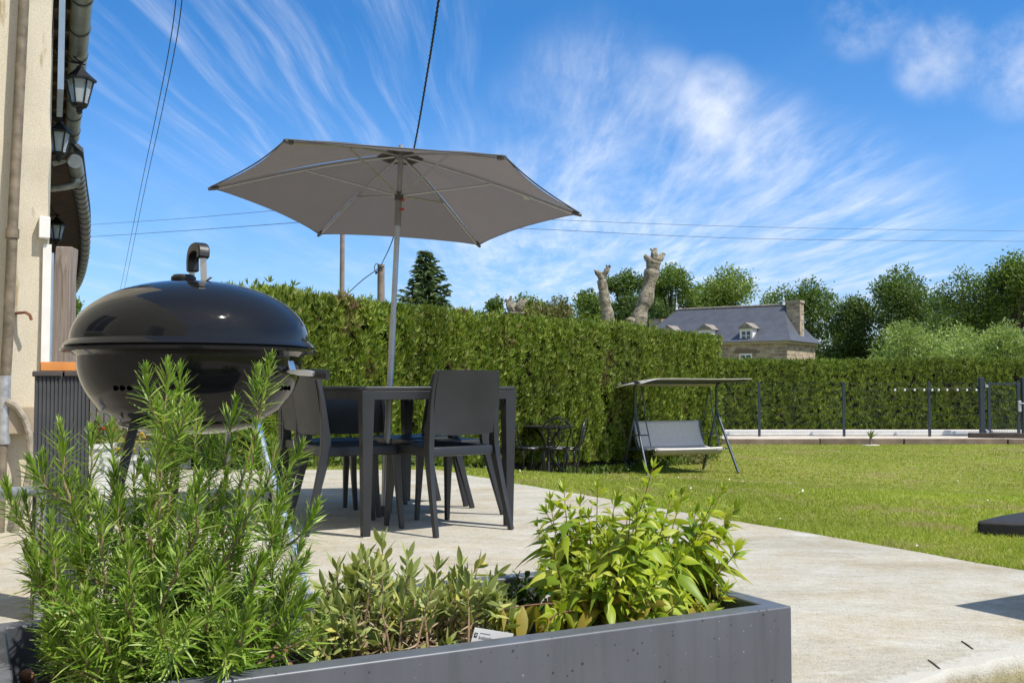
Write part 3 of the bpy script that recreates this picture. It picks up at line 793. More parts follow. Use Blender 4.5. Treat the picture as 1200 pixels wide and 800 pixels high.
for sx_ in (-1, 1):
    for sy_ in (-1, 1):
        mb = MB(); x = sx_ * (TW / 2 - .036); y = sy_ * (TL / 2 - .036)
        mb.sweep([Vector((x, y, TZ - .0225)), Vector((x, y, TZ - .10)), Vector((x, y, TZ - .3)), Vector((x, y, 0.004))], (1, 0, 0), [.066, .064, .054, .040], [.066, .064, .054, .040])
        # haunches
        for (dx, dy) in ((-sx_, 0), (0, -sy_)):
            pts = [(0.028, -.03)] + [(0.028 + .085 * (1 - math.cos(math.radians(q))), -.125 + .085 * math.sin(math.radians(q))) for q in range(0, 91, 15)] + [(0.113, -.03)]
            vs = []
            for off in (-.012, .012):
                for (h, z) in pts: vs.append(Vector((x + dx * h + (off if dx == 0 else 0), y + dy * h + (off if dy == 0 else 0), TZ + z)))
            n_ = len(pts)
            mb.add(vs, [tuple(range(n_)), tuple(reversed(range(n_, 2 * n_)))] + [(i, n_ + i, n_ + (i + 1) % n_, (i + 1) % n_) for i in range(n_)])
        lg = mb.build('leg', resin, table, world=False, bevel=.004)
        MB().box((x, y, .003), (.037, .037, .006)).build('foot_pad', white_p, lg, world=False)

def make_chair(loc, rz, label):
    t = thing('garden_chair', label, 'chair', loc, rz, 'dark resin chairs around the garden table')
    ol = []
    for sx_, sy_, a0 in ((1, 1, 0), (-1, 1, 90), (-1, -1, 180), (1, -1, 270)):
        for k in range(6):
            a = math.radians(a0 + k * 18); r = .06 if sy_ > 0 else .035
            y_ = sy_ * (.225 - r) + r * math.sin(a) - .025
            x_ = sx_ * (.212 - r) + r * math.cos(a)
            ol.append((x_, y_))
    # dished seat: rings from edge to centre, with a short skirt
    n_ = len(ol); vs = []; fs = []
    for (s, z) in ((.96, .395), (1.0, .400), (1.0, .435), (.985, .444), (.93, .446), (.75, .438), (.45, .432), (.12, .430)):
        vs += [(p[0] * s, p[1] * s, z) for p in ol]
    for k in range(7):
        for i in range(n_): fs.append((k * n_ + i, k * n_ + (i + 1) % n_, (k + 1) * n_ + (i + 1) % n_, (k + 1) * n_ + i))
    fs.append(tuple(7 * n_ + i for i in range(n_))); fs.append(tuple(reversed(range(n_))))
    MB().add(vs, fs).build('seat', resin, t, smooth=True, world=False)
    # backrest: a bowed panel with thickness
    nx_, nz_ = 13, 11; F_ = []; B_ = []
    for k in range(nz_):
        v = k / (nz_ - 1); z = .515 + .325 * v
        for i in range(nx_):
            u = i / (nx_ - 1) * 2 - 1
            hw = .192 + .012 * math.sin(v * 2.4) - .012 * v
            y = -.243 - .042 * v ** 1.35 - .018 * (1 - u * u)
            zz = z + (.003 * (1 - u * u) if k == nz_ - 1 else 0) - (.010 * (1 - abs(u) ** 4) if k == 0 else 0)
            F_.append((hw * u, y, zz)); B_.append((hw * u, y - .011, zz))
    fs = []; o_ = len(F_)
    for k in range(nz_ - 1):
        for i in range(nx_ - 1):
            a = k * nx_ + i; fs.append((a, a + 1, a + nx_ + 1, a + nx_)); fs.append((o_ + a, o_ + a + nx_, o_ + a + nx_ + 1, o_ + a + 1))
    for k in range(nz_ - 1):
        a = k * nx_; fs.append((a, a + nx_, o_ + a + nx_, o_ + a)); a = k * nx_ + nx_ - 1; fs.append((a + nx_, a, o_ + a, o_ + a + nx_))
    for i in range(nx_ - 1):
        fs.append((i + 1, i, o_ + i, o_ + i + 1)); a = (nz_ - 1) * nx_ + i; fs.append((a, a + 1, o_ + a + 1, o_ + a))
    MB().add(F_ + B_, fs).build('backrest', resin, t, smooth=True, world=False)
    for s in (-1, 1):
        path = catmull([Vector((s * .238, -.345, 0)), Vector((s * .224, -.285, .22)), Vector((s * .211, -.238, .42)), Vector((s * .206, -.238, .53)), Vector((s * .205, -.256, .70)), Vector((s * .192, -.286, .842))], 4)
        k = len(path); ws = [.023 + .010 * min(1, i / 8) - .012 * max(0, (i - 12) / 8) for i in range(k)]; ts = [.030 + .022 * math.exp(-((i - 9) / 4.5) ** 2) - .012 * max(0, (i - 12) / 8) for i in range(k)]
        MB().sweep(path, (1, 0, 0), ws, ts).build('leg', resin, t, world=False, bevel=.004)
        path = [Vector((s * .186, .170, .40)), Vector((s * .192, .182, .2)), Vector((s * .200, .198, 0))]
        MB().sweep(path, (1, 0, 0), [.040, .031, .024], [.040, .031, .024]).build('leg', resin, t, world=False, bevel=.004)
    return t
def Rd(a): return math.radians(a)
ch = make_chair((-.405, 5.585, 0), Rd(38), 'dark resin chair with its back square to us, before the right end of the table')
copy_thing(ch, (-.86, 5.58, 0), Rd(-60), 'dark resin chair seen side on, its back just below the barbecue side handle')
copy_thing(ch, (-1.04, 6.05, 0), Rd(-62), 'dark resin chair mostly hidden behind the side-on chair and the barbecue')
lowc = copy_thing(ch, (-.95, 6.70, 0), Rd(206), 'dark resin chair at the table far end, its low back visible beneath the tabletop')
lowc.scale = (1, 1, .865)
copy_thing(ch, (-.47, 6.13, 0), Rd(120), 'dark resin chair hidden behind the chair with its back to us, only its legs showing')
copy_thing(ch, (-.665, 6.45, 0), Rd(120), 'dark resin chair on the far side of the table, beside the parasol pole')

# ------------------------------------------------------------------ parasol
canvas_m, nt_, bs_, out_ = newmat('taupe_canvas')
v_ = objvec(nt_); n_a = noise(nt_, 4, 4, vec=v_); n_b = noise(nt_, 300, 2, vec=v_)
cc = ramp(nt_, n_a.outputs['Fac'], [(0.3, (0.135, 0.124, 0.116)), (0.7, (0.165, 0.153, 0.144))])
nt_.links.new(cc, bs_.inputs['Base Color']); bs_.inputs['Roughness'].default_value = 0.85; bs_.inputs['Specular IOR Level'].default_value = 0.2
tr = nt_.nodes.new('ShaderNodeBsdfTranslucent'); tr.inputs['Color'].default_value = (0.128, 0.113, 0.106, 1)
mx = nt_.nodes.new('ShaderNodeMixShader'); mx.inputs['Fac'].default_value = 0.5
nt_.links.new(bs_.outputs['BSDF'], mx.inputs[1]); nt_.links.new(tr.outputs['BSDF'], mx.inputs[2]); nt_.links.new(mx.outputs['Shader'], out_.inputs['Surface'])
bump(nt_, bs_, n_b.outputs['Fac'], 0.2, 0.002)
alu = plain('satin_aluminium', (0.40, 0.41, 0.42), 0.4, 0.65, var=.08, scale=20)
grey_plastic = plain('dark_grey_plastic', (0.06, 0.062, 0.066), 0.5)
CC = Vector((-.6865, 6.1304, 1.8756)); nn = Vector((.04458, .10729, 1)).normalized()
ea = Vector((0, 1, 0)).cross(nn).normalized(); eb = nn.cross(ea); R_ = 1.109; rot = .0940; HB = .279
PB = Vector((-.752, 6.04, 0))
par = thing('parasol', 'open taupe parasol with six ribs on an aluminium pole', 'parasol', PB)
def rim(k): a = rot + math.pi + k * math.pi / 3; return CC + (ea * math.cos(a) + eb * math.sin(a)) * R_
apex = CC + nn * (HB + .018); hub = CC + nn * HB
def ribpt(k, r): return apex.lerp(rim(k), r) + nn * (.022 * math.sin(math.pi * min(1, r) ** 0.85))
mb = MB(); nr_, ns_ = 12, 12
for k in range(6):
    vs = []; fs = []
    for i in range(nr_ + 1):
        r = 0.03 + .97 * i / nr_
        a = ribpt(k, r); b = ribpt(k + 1, r)
        for j in range(ns_ + 1):
            u = j / ns_; q = a.lerp(b, u); bow = 4 * u * (1 - u)
            q = q - (q - apex).normalized() * (.050 * bow * r ** 2.5) - nn * (.030 * bow * r * (1 - .6 * r))
            q += nn * .004 * math.sin(u * 19 + k * 2 + r * 4) * r * (1 - r) * 2
            vs.append(q)
    for i in range(nr_):
        for j in range(ns_):
            a = i * (ns_ + 1) + j; fs.append((a, a + 1, a + ns_ + 2, a + ns_ + 1))
    mb.add(vs, fs)
cano = mb.build('canopy', canvas_m, par, smooth=True)
mb = MB()
for k in range(6):
    a = ribpt(k, .13) + nn * .006; b = ribpt(k + 1, .13) + nn * .006; mb.add([apex + nn * .012, a, b], [(0, 1, 2)])
v_o = mb.build('vent_cap', canvas_m, cano); pass
mb = MB()
for k in range(6):
    for j in range(12):
        def hem(u):
            a = ribpt(k, 1.0); b = ribpt(k + 1, 1.0); q = a.lerp(b, u); bow = 4 * u * (1 - u)
            return q - (q - apex).normalized() * (.050 * bow)
        mb.tube([hem(j / 12), hem((j + 1) / 12)], .0045, 5)
mb.build('hem', grey_plastic, cano)
pole_dir = (hub - PB).normalized()
def onpole(s): return PB + (hub - PB) * s
MB().tube([onpole(0), onpole(.54)], .0190, 18).tube([onpole(.54), onpole(1.03)], .0165, 18).build('pole', alu, par, smooth=True)
sl_ = MB().tube([onpole(.80), onpole(.885)], .0205, 16).build('crank_sleeve', plain('mid_grey_plastic', (0.17, 0.165, 0.16), 0.5), par, smooth=True)
red_m = plain('red_plastic', (0.42, 0.03, 0.02), 0.5)
for s_ in (.872, .845): MB().tube([onpole(s_) + Vector((.02, -.02, 0)), onpole(s_) + Vector((.034, -.031, 0))], .008, 8).build('red_knob', red_m, sl_)
runner = onpole(.885)
MB().tube([onpole(.872), onpole(.895)], .026, 16).build('runner', grey_plastic, par, smooth=True)
MB().tube([onpole(.985), onpole(1.02)], .036, 16).build('hub', alu, par, smooth=True)
for k in range(6):
    P_ = [ribpt(k, r) - nn * .020 for r in (.035, .2, .4, .6, .8, .97)]
    rb = MB().tube(P_, .0075, 8).build('rib', alu, par, smooth=True)
    e_ = ribpt(k, 1.0); d_ = (ribpt(k, 1.0) - ribpt(k, .92)).normalized()
    MB().tube([e_ - d_ * .05 - nn * .014, e_ + d_ * .012 - nn * .008], [.015, .010], 8).build('tip_cap', grey_plastic, rb)
    m_pt = ribpt(k, .50) - nn * .026
    MB().tube([runner + (m_pt - runner).normalized() * .03, m_pt], .0058, 8).build('strut', alu, par, smooth=True)
q = ribpt(3, .70) - nn * .03
MB().box(q, (.035, .003, .026), .4).build('care_tag', white_p, par)
MB().lathe([(.034, .0), (.034, .012), (.026, .02), (.024, .06)], 20, PB).build('base', grey_plastic, par, smooth=True)

# ------------------------------------------------------------------ off to the right: unseen table, a guess, added to cast the shadow on the slab
dv = Vector((-.0, 0, 0))
sc_ = Vector((1.93, 3.37, 0)); ex = Vector((.87, .5, 0)); ey = Vector((.44, -.9, 0))
st = thing('shadow_table', 'unseen small square dark table added outside the right edge to shade the slab', 'table', sc_ + ex * .32 + ey * .32 + Vector((0, 0, -.15)), math.atan2(.5, .87))
MB().box((0, 0, .85), (.64, .64, .03)).build('tabletop', resin, st, world=False, bevel=.006)
for sx_ in (-1, 1):
    for sy_ in (-1, 1): MB().box((sx_ * .29, sy_ * .29, .418), (.035, .035, .834)).build('leg', resin, st, world=False)
# ------------------------------------------------------------------ wrought bistro set on the lawn
cast = plain('dark_cast_aluminium', (0.020, 0.022, 0.025), 0.36, 0.35, var=.25, scale=40, bmp=.15)
def scroll(c, r, turns, a0, plane_x, plane_z, dirn=1, n=22):
    return [c + plane_x * (r * (1 - .85 * k / n) * math.cos(a0 + dirn * turns * 2 * math.pi * k / n)) + plane_z * (r * (1 - .85 * k / n) * math.sin(a0 + dirn * turns * 2 * math.pi * k / n)) for k in range(n + 1)]
def make_bistro(loc, rz, label):
    t = thing('bistro_chair', label, 'chair', loc, rz, 'ornate metal chairs by the hedge')
    X_, Y_, Z_ = Vector((1, 0, 0)), Vector((0, 1, 0)), Vector((0, 0, 1))
    # seat: pierced round plate
    mb = MB()
    ring_ = lambda r, z, n=28: [Vector((r * math.cos(2 * math.pi * k / n), r * math.sin(2 * math.pi * k / n), z)) for k in range(n + 1)]
    mb.tube(ring_(.20, .44), .013, 6, False); mb.tube(ring_(.11, .445), .009, 5, False)
    for k in range(14):
        a = 2 * math.pi * k / 14; mb.tube([Vector((.05 * math.cos(a), .05 * math.sin(a), .444)), Vector((.155 * math.cos(a + .25), .155 * math.sin(a + .25), .447)), Vector((.20 * math.cos(a), .20 * math.sin(a), .44))], .009, 5)
    mb.lathe([(.055, .436), (.055, .45)], 12)
    mb.lathe([(.205, .418), (.208, .432), (.202, .436), (.199, .418)], 28)
    mb.build('seat', cast, t, world=False)
    # back hoop with scrolls
    mb = MB(); hoop = []
    for k in range(25):
        a = math.radians(-35 + 250 * k / 24); u = .19 * math.cos(a); z = .665 + .185 * math.sin(a)
        hoop.append(Vector((u, -.20 - .10 * (z - .44) / .4, z)))
    hoop = [Vector((.15, -.16, .44))] + hoop + [Vector((-.15, -.16, .44))]
    mb.tube(hoop, .011, 6)
    pz_ = Vector((0, -.25, 1)).normalized()
    for s in (-1, 1):
        mb.tube(scroll(Vector((s * .085, -.255, .73)), .07, 1.4, .5 if s > 0 else 2.6, X_, pz_, s), .0075, 5)
        mb.tube(scroll(Vector((s * .075, -.235, .60)), .065, 1.3, -1.2 if s > 0 else 4.3, X_, pz_, -s), .0075, 5)
        mb.tube(catmull([Vector((s * .01, -.18, .45)), Vector((s * .05, -.215, .56)), Vector((s * .015, -.245, .68)), Vector((s * .05, -.27, .80)), Vector((0, -.285, .84))], 5), .0075, 5)
        mb.tube(catmull([Vector((s * .18, -.25, .68)), Vector((s * .12, -.235, .66)), Vector((s * .02, -.24, .665))], 4), .007, 5)
    mb.build('backrest', cast, t, world=False)
    for k in range(4):
        a = math.radians(45 + 90 * k); d_ = Vector((math.cos(a), math.sin(a), 0))
        MB().tube(catmull([d_ * .185 + Z_ * .435, d_ * .225 + Z_ * .34, d_ * .19 + Z_ * .18, d_ * .20 + Z_ * .06, d_ * .245 + Z_ * .006], 5), [.017] * 8 + [.012] * 9 + [.011] * 4, 6).build('leg', cast, t, smooth=True, world=False)
    t.scale = (.94, .94, .94)
    return t
bp = at(653, 553, 13.0)
def gp_(x, y): return Vector((x, y, gz(x, y)))
bt_c = Vector((.48, 13.6, 0)); bt_c.z = gz(bt_c.x, bt_c.y)
c0 = make_bistro(gp_(.53, 12.85), Rd(4), 'ornate black metal bistro chair in front of the little table, round back towards us')
copy_thing(c0, gp_(.20, 13.3), Rd(-62), 'ornate black metal bistro chair turned sideways on the left, beside the dining table leg')
copy_thing(c0, gp_(.72, 13.75), Rd(75), 'ornate black metal bistro chair on the right side of the little table, half hidden')
bt = thing('bistro_table', 'small round black metal bistro table among the ornate chairs', 'table', bt_c)
mb = MB(); mb.lathe([(.32, .68), (.335, .69), (.335, .705), (.31, .712), (.004, .714)], 36); mb.build('tabletop', cast, bt, smooth=True, world=False)
for k in range(3):
    a = Rd(30 + 120 * k); d_ = Vector((math.cos(a), math.sin(a), 0)); Z_ = Vector((0, 0, 1))
    MB().tube(catmull([d_ * .20 + Z_ * .68, d_ * .06 + Z_ * .5, d_ * .05 + Z_ * .3, d_ * .20 + Z_ * .12, d_ * .30 + Z_ * .006], 6), .017, 6).build('leg', cast, bt, smooth=True, world=False)

# ------------------------------------------------------------------ garden swing seat
blue_steel = plain('slate_blue_steel', (0.075, 0.095, 0.115), 0.35, 0.5, var=.15)
swing_cloth, nt_, bs_, out_ = newmat('grey_beige_fabric')
v_ = objvec(nt_); n_a = noise(nt_, 5, 4, vec=v_)
cc = ramp(nt_, n_a.outputs['Fac'], [(0.3, (0.42, 0.40, 0.37)), (0.7, (0.50, 0.48, 0.45))]); nt_.links.new(cc, bs_.inputs['Base Color'])
bs_.inputs['Roughness'].default_value = 0.55
tr = nt_.nodes.new('ShaderNodeBsdfTranslucent'); tr.inputs['Color'].default_value = (0.40, 0.33, 0.26, 1); mx = nt_.nodes.new('ShaderNodeMixShader'); mx.inputs['Fac'].default_value = 0.2
nt_.links.new(bs_.outputs['BSDF'], mx.inputs[1]); nt_.links.new(tr.outputs['BSDF'], mx.inputs[2]); nt_.links.new(mx.outputs['Shader'], out_.inputs['Surface'])
seat_cloth = plain('pale_grey_mesh_fabric', (0.60, 0.56, 0.53), 0.5, var=.06, scale=20, bmp=.1)
SA = Rd(21); SX, SY = 2.515, 15.7; SZ = gz(SX, SY)
sw = thing('swing_seat', 'garden swing seat with grey canopy and slate blue metal frame by the hedge', 'swing seat', (SX, SY, SZ), SA)
sw.scale = (.965, .965, .965)
def SV(x, y, z): return Vector((x, y, z))       # local: x along the bench, -y towards us
hw_ = .74
for s in (-1, 1):
    j = SV(s * hw_, 0, .95)
    for yy in (-.52, .42):
        MB().tube([j, SV(s * (hw_ + (.06 if yy < 0 else .0)), yy, .0)], .0215, 10).build('leg', blue_steel, sw, smooth=True, world=False)
    MB().tube([SV(s * hw_, 0, .90), SV(s * hw_, 0, 1.30), SV(s * hw_, -.03, 1.38), SV(s * hw_, -.10, 1.415)], .024, 10).build('upright', blue_steel, sw, smooth=True, world=False)
    MB().tube([SV(s * hw_, .26, .36), SV(s * hw_, -.30, .37)], .012, 8).build('side_brace', blue_steel, sw, smooth=True, world=False)
    # hanger and seat side frame
    hx_ = s * (hw_ - .13)
    MB().tube([SV(hx_, .0, 1.33), SV(hx_, -.12, .80), SV(hx_, -.28, .42)], .009, 6).tube([SV(hx_, .0, 1.33), SV(hx_, .20, .80)], .009, 6).build('hanger', blue_steel, sw, smooth=True, world=False)
    MB().tube(catmull([SV(hx_, .30, .80), SV(hx_, .14, .36), SV(hx_, -.36, .38), SV(hx_, -.42, .37)], 5), .013, 8).tube([SV(hx_, .22, .58), SV(hx_, -.18, .60)], .010, 6).build('seat_frame', blue_steel, sw, smooth=True, world=False)
MB().tube([SV(-hw_, .26, .36), SV(hw_, .26, .36)], .014, 8).build('cross_bar', blue_steel, sw, smooth=True, world=False)
MB().tube([SV(-hw_, -.05, 1.405), SV(hw_, -.05, 1.405)], .018, 8).build('cross_bar', blue_steel, sw, smooth=True, world=False)
def cloth_grid(name, fn, m, nu, nv, th, parent):
    vs = [fn(i / nu, j / nv) for i in range(nu + 1) for j in range(nv + 1)]
    fs = [(i * (nv + 1) + j, (i + 1) * (nv + 1) + j, (i + 1) * (nv + 1) + j + 1, i * (nv + 1) + j + 1) for i in range(nu) for j in range(nv)]
    o = MB().add(vs, fs).build(name, m, parent, smooth=True, world=False)
    o.modifiers.new('thickness', 'SOLIDIFY').thickness = th; return o
bh = hw_ - .15
cloth_grid('backrest', lambda u, v: SV((u * 2 - 1) * bh, .13 + .17 * v + .03 * math.sin(math.pi * v), .39 + .41 * v), seat_cloth, 20, 8, .02, sw)
cloth_grid('seat', lambda u, v: SV((u * 2 - 1) * bh, .14 - .54 * v, .385 - .035 * math.sin(math.pi * v) - .01 * math.sin(math.pi * u)), seat_cloth, 20, 8, .025, sw)
cloth_grid('seat_lip', lambda u, v: SV((u * 2 - 1) * bh, -.405 + .09 * v, .384 - .085 * v), swing_cloth, 12, 3, .012, sw)
def can(u, v):
    x = (u * 2 - 1) * .98; y = .50 - 1.15 * v
    z = 1.405 + .03 * (1 - (2 * v - 1) ** 2) - .075 * max(0, (-x - .62) / .36) ** 1.6 - .010 * math.cos(u * 9) * math.sin(v * 3)
    z += .055 * (2 * v - 1)
    return SV(x, y, z)
cn = cloth_grid('canopy', can, swing_cloth, 28, 14, .012, sw)
MB().tube([SV(-.86, -.56, 1.43), SV(.93, -.56, 1.435)], .013, 8).tube([SV(-.9, .46, 1.40), SV(.93, .46, 1.40)], .013, 8).tube([SV(-hw_, -.56, 1.43), SV(-hw_, .46, 1.40)], .013, 8).tube([SV(hw_, -.56, 1.43), SV(hw_, .46, 1.40)], .013, 8).build('canopy_frame', blue_steel, sw, smooth=True, world=False)
MB().tube([SV(-.98, -.60, 1.405), SV(-.98, -.45, 1.42)], .02, 8).build('corner_cap', blue_steel, cn, world=False)

# ------------------------------------------------------------------ far fence, gate, lights, sleepers
FY = 24.8
fence_m = plain('anthracite_fence', (0.030, 0.042, 0.055), 0.45, 0.2, var=.15)
wire_m = plain('fence_wire', (0.035, 0.05, 0.05), 0.5, 0.2)
def xat(px, y): return (px - 600) / F * y
fz = gz(9, 24.8) + .10
postx = [790, 889, 988, 1088, 1147]
fen = thing('mesh_fence', 'dark wire mesh fence with slim posts in front of the low hedge', 'fence', (xat(790, FY), FY, fz))
for p in postx[:-1]: MB().box((xat(p, FY), FY, fz + .66), (.055, .055, 1.32)).build('post', fence_m, fen, bevel=.004)
for a, b in zip(postx[:-1], postx[1:]):
    mb = MB(); x0, x1 = xat(a, FY) + .03, xat(b, FY) - .03
    for z in (.12, .32, .52, .72, .92, 1.12, 1.28):
        mb.box(((x0 + x1) / 2, FY - .03, fz + z), (x1 - x0, .005, .005))
    k = int((x1 - x0) / .05)
    for i in range(k + 1): mb.box((x0 + (x1 - x0) * i / k, FY - .036, fz + .68), (.0018, .0018, 1.20))
    mb.build('mesh_panel', wire_m, fen)
gt = thing('garden_gate', 'dark metal gate with silver lock at the right end of the fence', 'gate', (xat(1150, FY), FY, fz))
gx0, gx1 = xat(1149.5, FY), xat(1199, FY)
for x in (gx0, gx1): MB().box((x, FY, fz + .70), (.11, .11, 1.45)).build('gate_post', fence_m, gt, bevel=.006)
mb = MB()
for x in (gx0 + .17, gx1 - .14): mb.box((x, FY, fz + .69), (.06, .06, 1.30))
for z in (.07, 1.27): mb.box(((gx0 + gx1) / 2 + .02, FY, fz + z), (gx1 - gx0 - .37, .05, .05))
mb.build('gate_frame', fence_m, gt)
mb = MB()
for z in (.27, .47, .67, .87, 1.07): mb.box(((gx0 + gx1) / 2 + .02, FY, fz + z), (gx1 - gx0 - .37, .008, .008))
for i in range(16): mb.box((gx0 + .22 + (gx1 - gx0 - .43) * i / 15, FY, fz + .67), (.0045, .0045, 1.16))
mb.build('gate_mesh', wire_m, gt)
lk = MB().box((gx1 - .14, FY - .06, fz + .73), (.075, .05, .26)).build('lock', galv, gt, bevel=.005)
MB().tube([Vector((gx1 - .14, FY - .09, fz + .80)), Vector((gx1 - .03, FY - .10, fz + .80))], .012, 8).build('handle', galv, lk)
mb = MB()
for z in (.12, 1.22): mb.box((gx0 + .10, FY - .05, fz + z), (.07, .05, .07))
mb.build('hinge', galv, gt)
# string of small white globes
ls = thing('globe_string', 'string of small white globes hung along the mesh fence', 'light string', (xat(1047, FY), FY - .07, H - .10))
bx = [1047, 1058.5, 1070, 1081, 1090.5, 1098, 1108, 1120, 1131, 1142]
MB().tube([Vector((xat(p, FY), FY - .07, H - .055 - .012 * (i % 2))) for i, p in enumerate(bx)], .004, 4).build('cord', wire_m, ls)
for i, p in enumerate(bx):
    r = .027; MB().lathe([(r * math.sin(a * math.pi / 8), -r * math.cos(a * math.pi / 8)) if 0 < a < 8 else (.002, -r if a == 0 else r) for a in range(9)], 12, (xat(p, FY), FY - .07, H - .10)).build('globe', white_p, ls, smooth=True)
o = MB().box(((xat(845, 25.3) + 14) / 2, 25.35, gz(9, 25.3) + .17), (14 - xat(845, 25.3), .26, .12)).build('white_kerb', white_p, bevel=.01)
setp(o, 'long low white kerb running behind the mesh fence', 'kerb')
o = sheet('paving', 4.2, 30, 25.6, 28.2, .125, plain('beige_paving', (0.40, 0.34, 0.28), 0.9, var=.2, scale=2, bmp=.3), 1.0)
sl_m = plain('weathered_sleeper', (0.20, 0.145, 0.105), 0.9, var=.45, scale=2.2, bmp=.5, bscale=25)
sx0 = xat(838, 23.3)
for i in range(7):
    L_ = 1.9 if i % 2 else 2.35
    x1 = sx0 + L_
    mb = MB(); mb.box(((sx0 + x1) / 2, 23.32 + RNG.normal() * .012, gz(sx0 + 1, 23.3) + .045), (L_ - .02, .16, .15 + RNG.normal() * .008), RNG.normal() * .003)
    o = mb.build('timber_sleeper', sl_m, bevel=.012)
    setp(o, 'weathered brown timber sleeper in the row edging the pale gravel path', 'sleeper', 'sleepers edging the gravel path')
    sx0 = x1
o = MB().box((xat(1190, 24.0), 24.0, gz(11, 24) + .155), (2.1, .18, .12), Rd(-14)).build('timber_beam', plain('dark_beam', (0.05, 0.038, 0.03), 0.85, var=.3), bevel=.012)
setp(o, 'single dark timber beam lying on the gravel in front of the gate', 'beam')
yp = Vector((xat(1019, 22.9), 22.9, 0)); yp.z = gz(yp.x, yp.y)
yu = thing('young_yucca', 'tiny spiky young plant alone in the lawn before the gravel path', 'plant', yp)
n_ = 26; a_ = RNG.uniform(0, 2 * math.pi, n_); el = RNG.uniform(.5, 1.5, n_)
D_ = np.stack([np.cos(a_) * np.cos(el), np.sin(a_) * np.cos(el), np.sin(el)], 1)
V_, Q_ = strips(np.zeros((n_, 3)) + np.array([0, 0, .16]), D_, np.cross(D_, [0, 0, 1.]), np.array([[0, 0, -.04]]) * np.ones((n_, 1)), RNG.uniform(.16, .32, n_), .03, (1, .9, .6, .05))
quads_obj('leaves', V_, Q_, leafmat('yucca_leaf', [(0, (.10, .15, .04)), (1, (.18, .22, .07))]), yu, world=False)
MB().tube([Vector((0, 0, -.02)), Vector((0, 0, .17))], .028, 8).build('stem', old_wood, yu, world=False)
o = MB().lathe([(.2, .0), (.18, .012), (.02, .02)], 14, yp + Vector((0, 0, .0))).build('planting_ring', path_m, yu)

# black object on the lawn at the right edge
bk = at(1140, 612, 5.95); bz = gz(3.0, 6.0)
rub = plain('black_rubber', (0.014, 0.0135, 0.014), 0.75, var=.4, scale=12, bmp=.3, bscale=40)
bl = thing('black_stone_slab', 'low black rough slab lying on the grass at the right edge', 'slab', (3.2, 6.1, bz))
x0_, y0_ = xat(1140, 5.4), 5.4
MB().prism([(x0_, y0_), (x0_ + .15, y0_ - .07), (x0_ + .38, y0_ - .11), (x0_ + .95, y0_ - .22), (x0_ + 1.1, y0_ + .45), (x0_ + .55, y0_ + .48), (x0_ + .2, y0_ + .2)], bz - .02, bz + .085).build('slab', rub, bl, bevel=.02)
MB().tube([Vector((x0_ + .26, y0_ - .10, bz + .05)), Vector((x0_ + .8, y0_ - .24, bz + .05))], [.038, .04], 10).build('roll', plain('dark_brown_roll', (0.028, 0.018, 0.013), 0.7, var=.3, scale=14, bmp=.3), bl, smooth=True)

# ------------------------------------------------------------------ beyond the terrace on the left: railing, pots, stone house
lf = thing('wire_railing', 'grey wire railing at the back of the terrace under the barbecue', 'fence', (-3.2, 9.45, 0))
for p in (103, 111, 120.5, 127, 205, 268): MB().box((xat(p, 9.42), 9.42, .40), (.040, .04, .86)).build('post', plain('grey_post', (0.15, 0.155, 0.165), 0.5, .2), lf)
mb = MB(); x0_, x1_ = xat(127, 9.42), xat(268, 9.42)
for i in range(9): mb.box(((x0_ + x1_) / 2, 9.42, .05 + .095 * i), (x1_ - x0_, .0055, .0055))
for i in range(23): mb.box((x0_ + (x1_ - x0_) * i / 22, 9.413, .42), (.005, .005, .80))
mb.build('mesh_panel', wire_m, lf)
pot_m = plain('white_pot', (0.62, 0.62, 0.60), 0.5, var=.08)
flow_leaf = leafmat('pot_leaf', [(0, (.07, .12, .025)), (.5, (.12, .17, .03)), (1, (.22, .20, .05))])
def flower_pot(px, y, r, h, label, nl, flower):
    p = Vector((xat(px, y), y, 0.0)); t = thing('flower_pot', label, 'flower pot', p)
    MB().lathe([(r * .72, 0), (r * .95, h * .9), (r * 1.04, h * .91), (r * 1.04, h), (r * .95, h), (r * .93, h * .88), (.01, h * .86)], 28).build('pot', pot_m, t, smooth=True, world=False)
    if nl:
        P_ = RNG.normal(size=(nl, 3)) * np.array([r * .6, r * .6, .07]) + np.array([0, 0, h + .07]); D_ = unit(rdir(nl) + np.array([0, 0, .5]))
        V_, Q_ = strips(P_, D_, rdir(nl), rdir(nl) * .02, RNG.uniform(.03, .07, nl), RNG.uniform(.02, .04, nl), (.3, 1, .7, .05))
        fo = quads_obj('foliage', V_, Q_, flow_leaf, t, world=False)
        nf = 12; P_ = RNG.normal(size=(nf, 3)) * np.array([r * .55, r * .55, .05]) + np.array([0, 0, h + .10])
        pm_ = plain('petal_' + flower[0], flower[1], .6)
        for q_ in P_: MB().lathe([(.004, -.006), (.015, .0), (.018, .009), (.007, .006)], 7, q_, Matrix.Rotation(RNG.uniform(-.8, .8), 3, 'X')).build('flower', pm_, t, world=False)
flower_pot(113, 7.2, .14, .36, 'white flower pot with red and orange blooms beside the ribbed post', 150, ('red', (.55, .02, .02)))
flower_pot(152, 7.6, .15, .24, 'squat white pot without blooms behind the rosemary', 60, ('yellow', (.5, .3, .03)))
sh = thing('stone_cottage', 'low stone building with slate roof across the road at the left', 'house', (-8.5, 24.5, -.5))
cA = at(60, 470, 25); cB = at(345, 470, 25)
MB().box(((cA.x + cB.x) / 2, 27.0, .55), (cB.x - cA.x, 4.0, 2.2)).build('wall', stone_m, sh)
mb = MB(); xa, xb = cA.x - .2, cB.x + .2; ze, zr = 1.62, 2.55
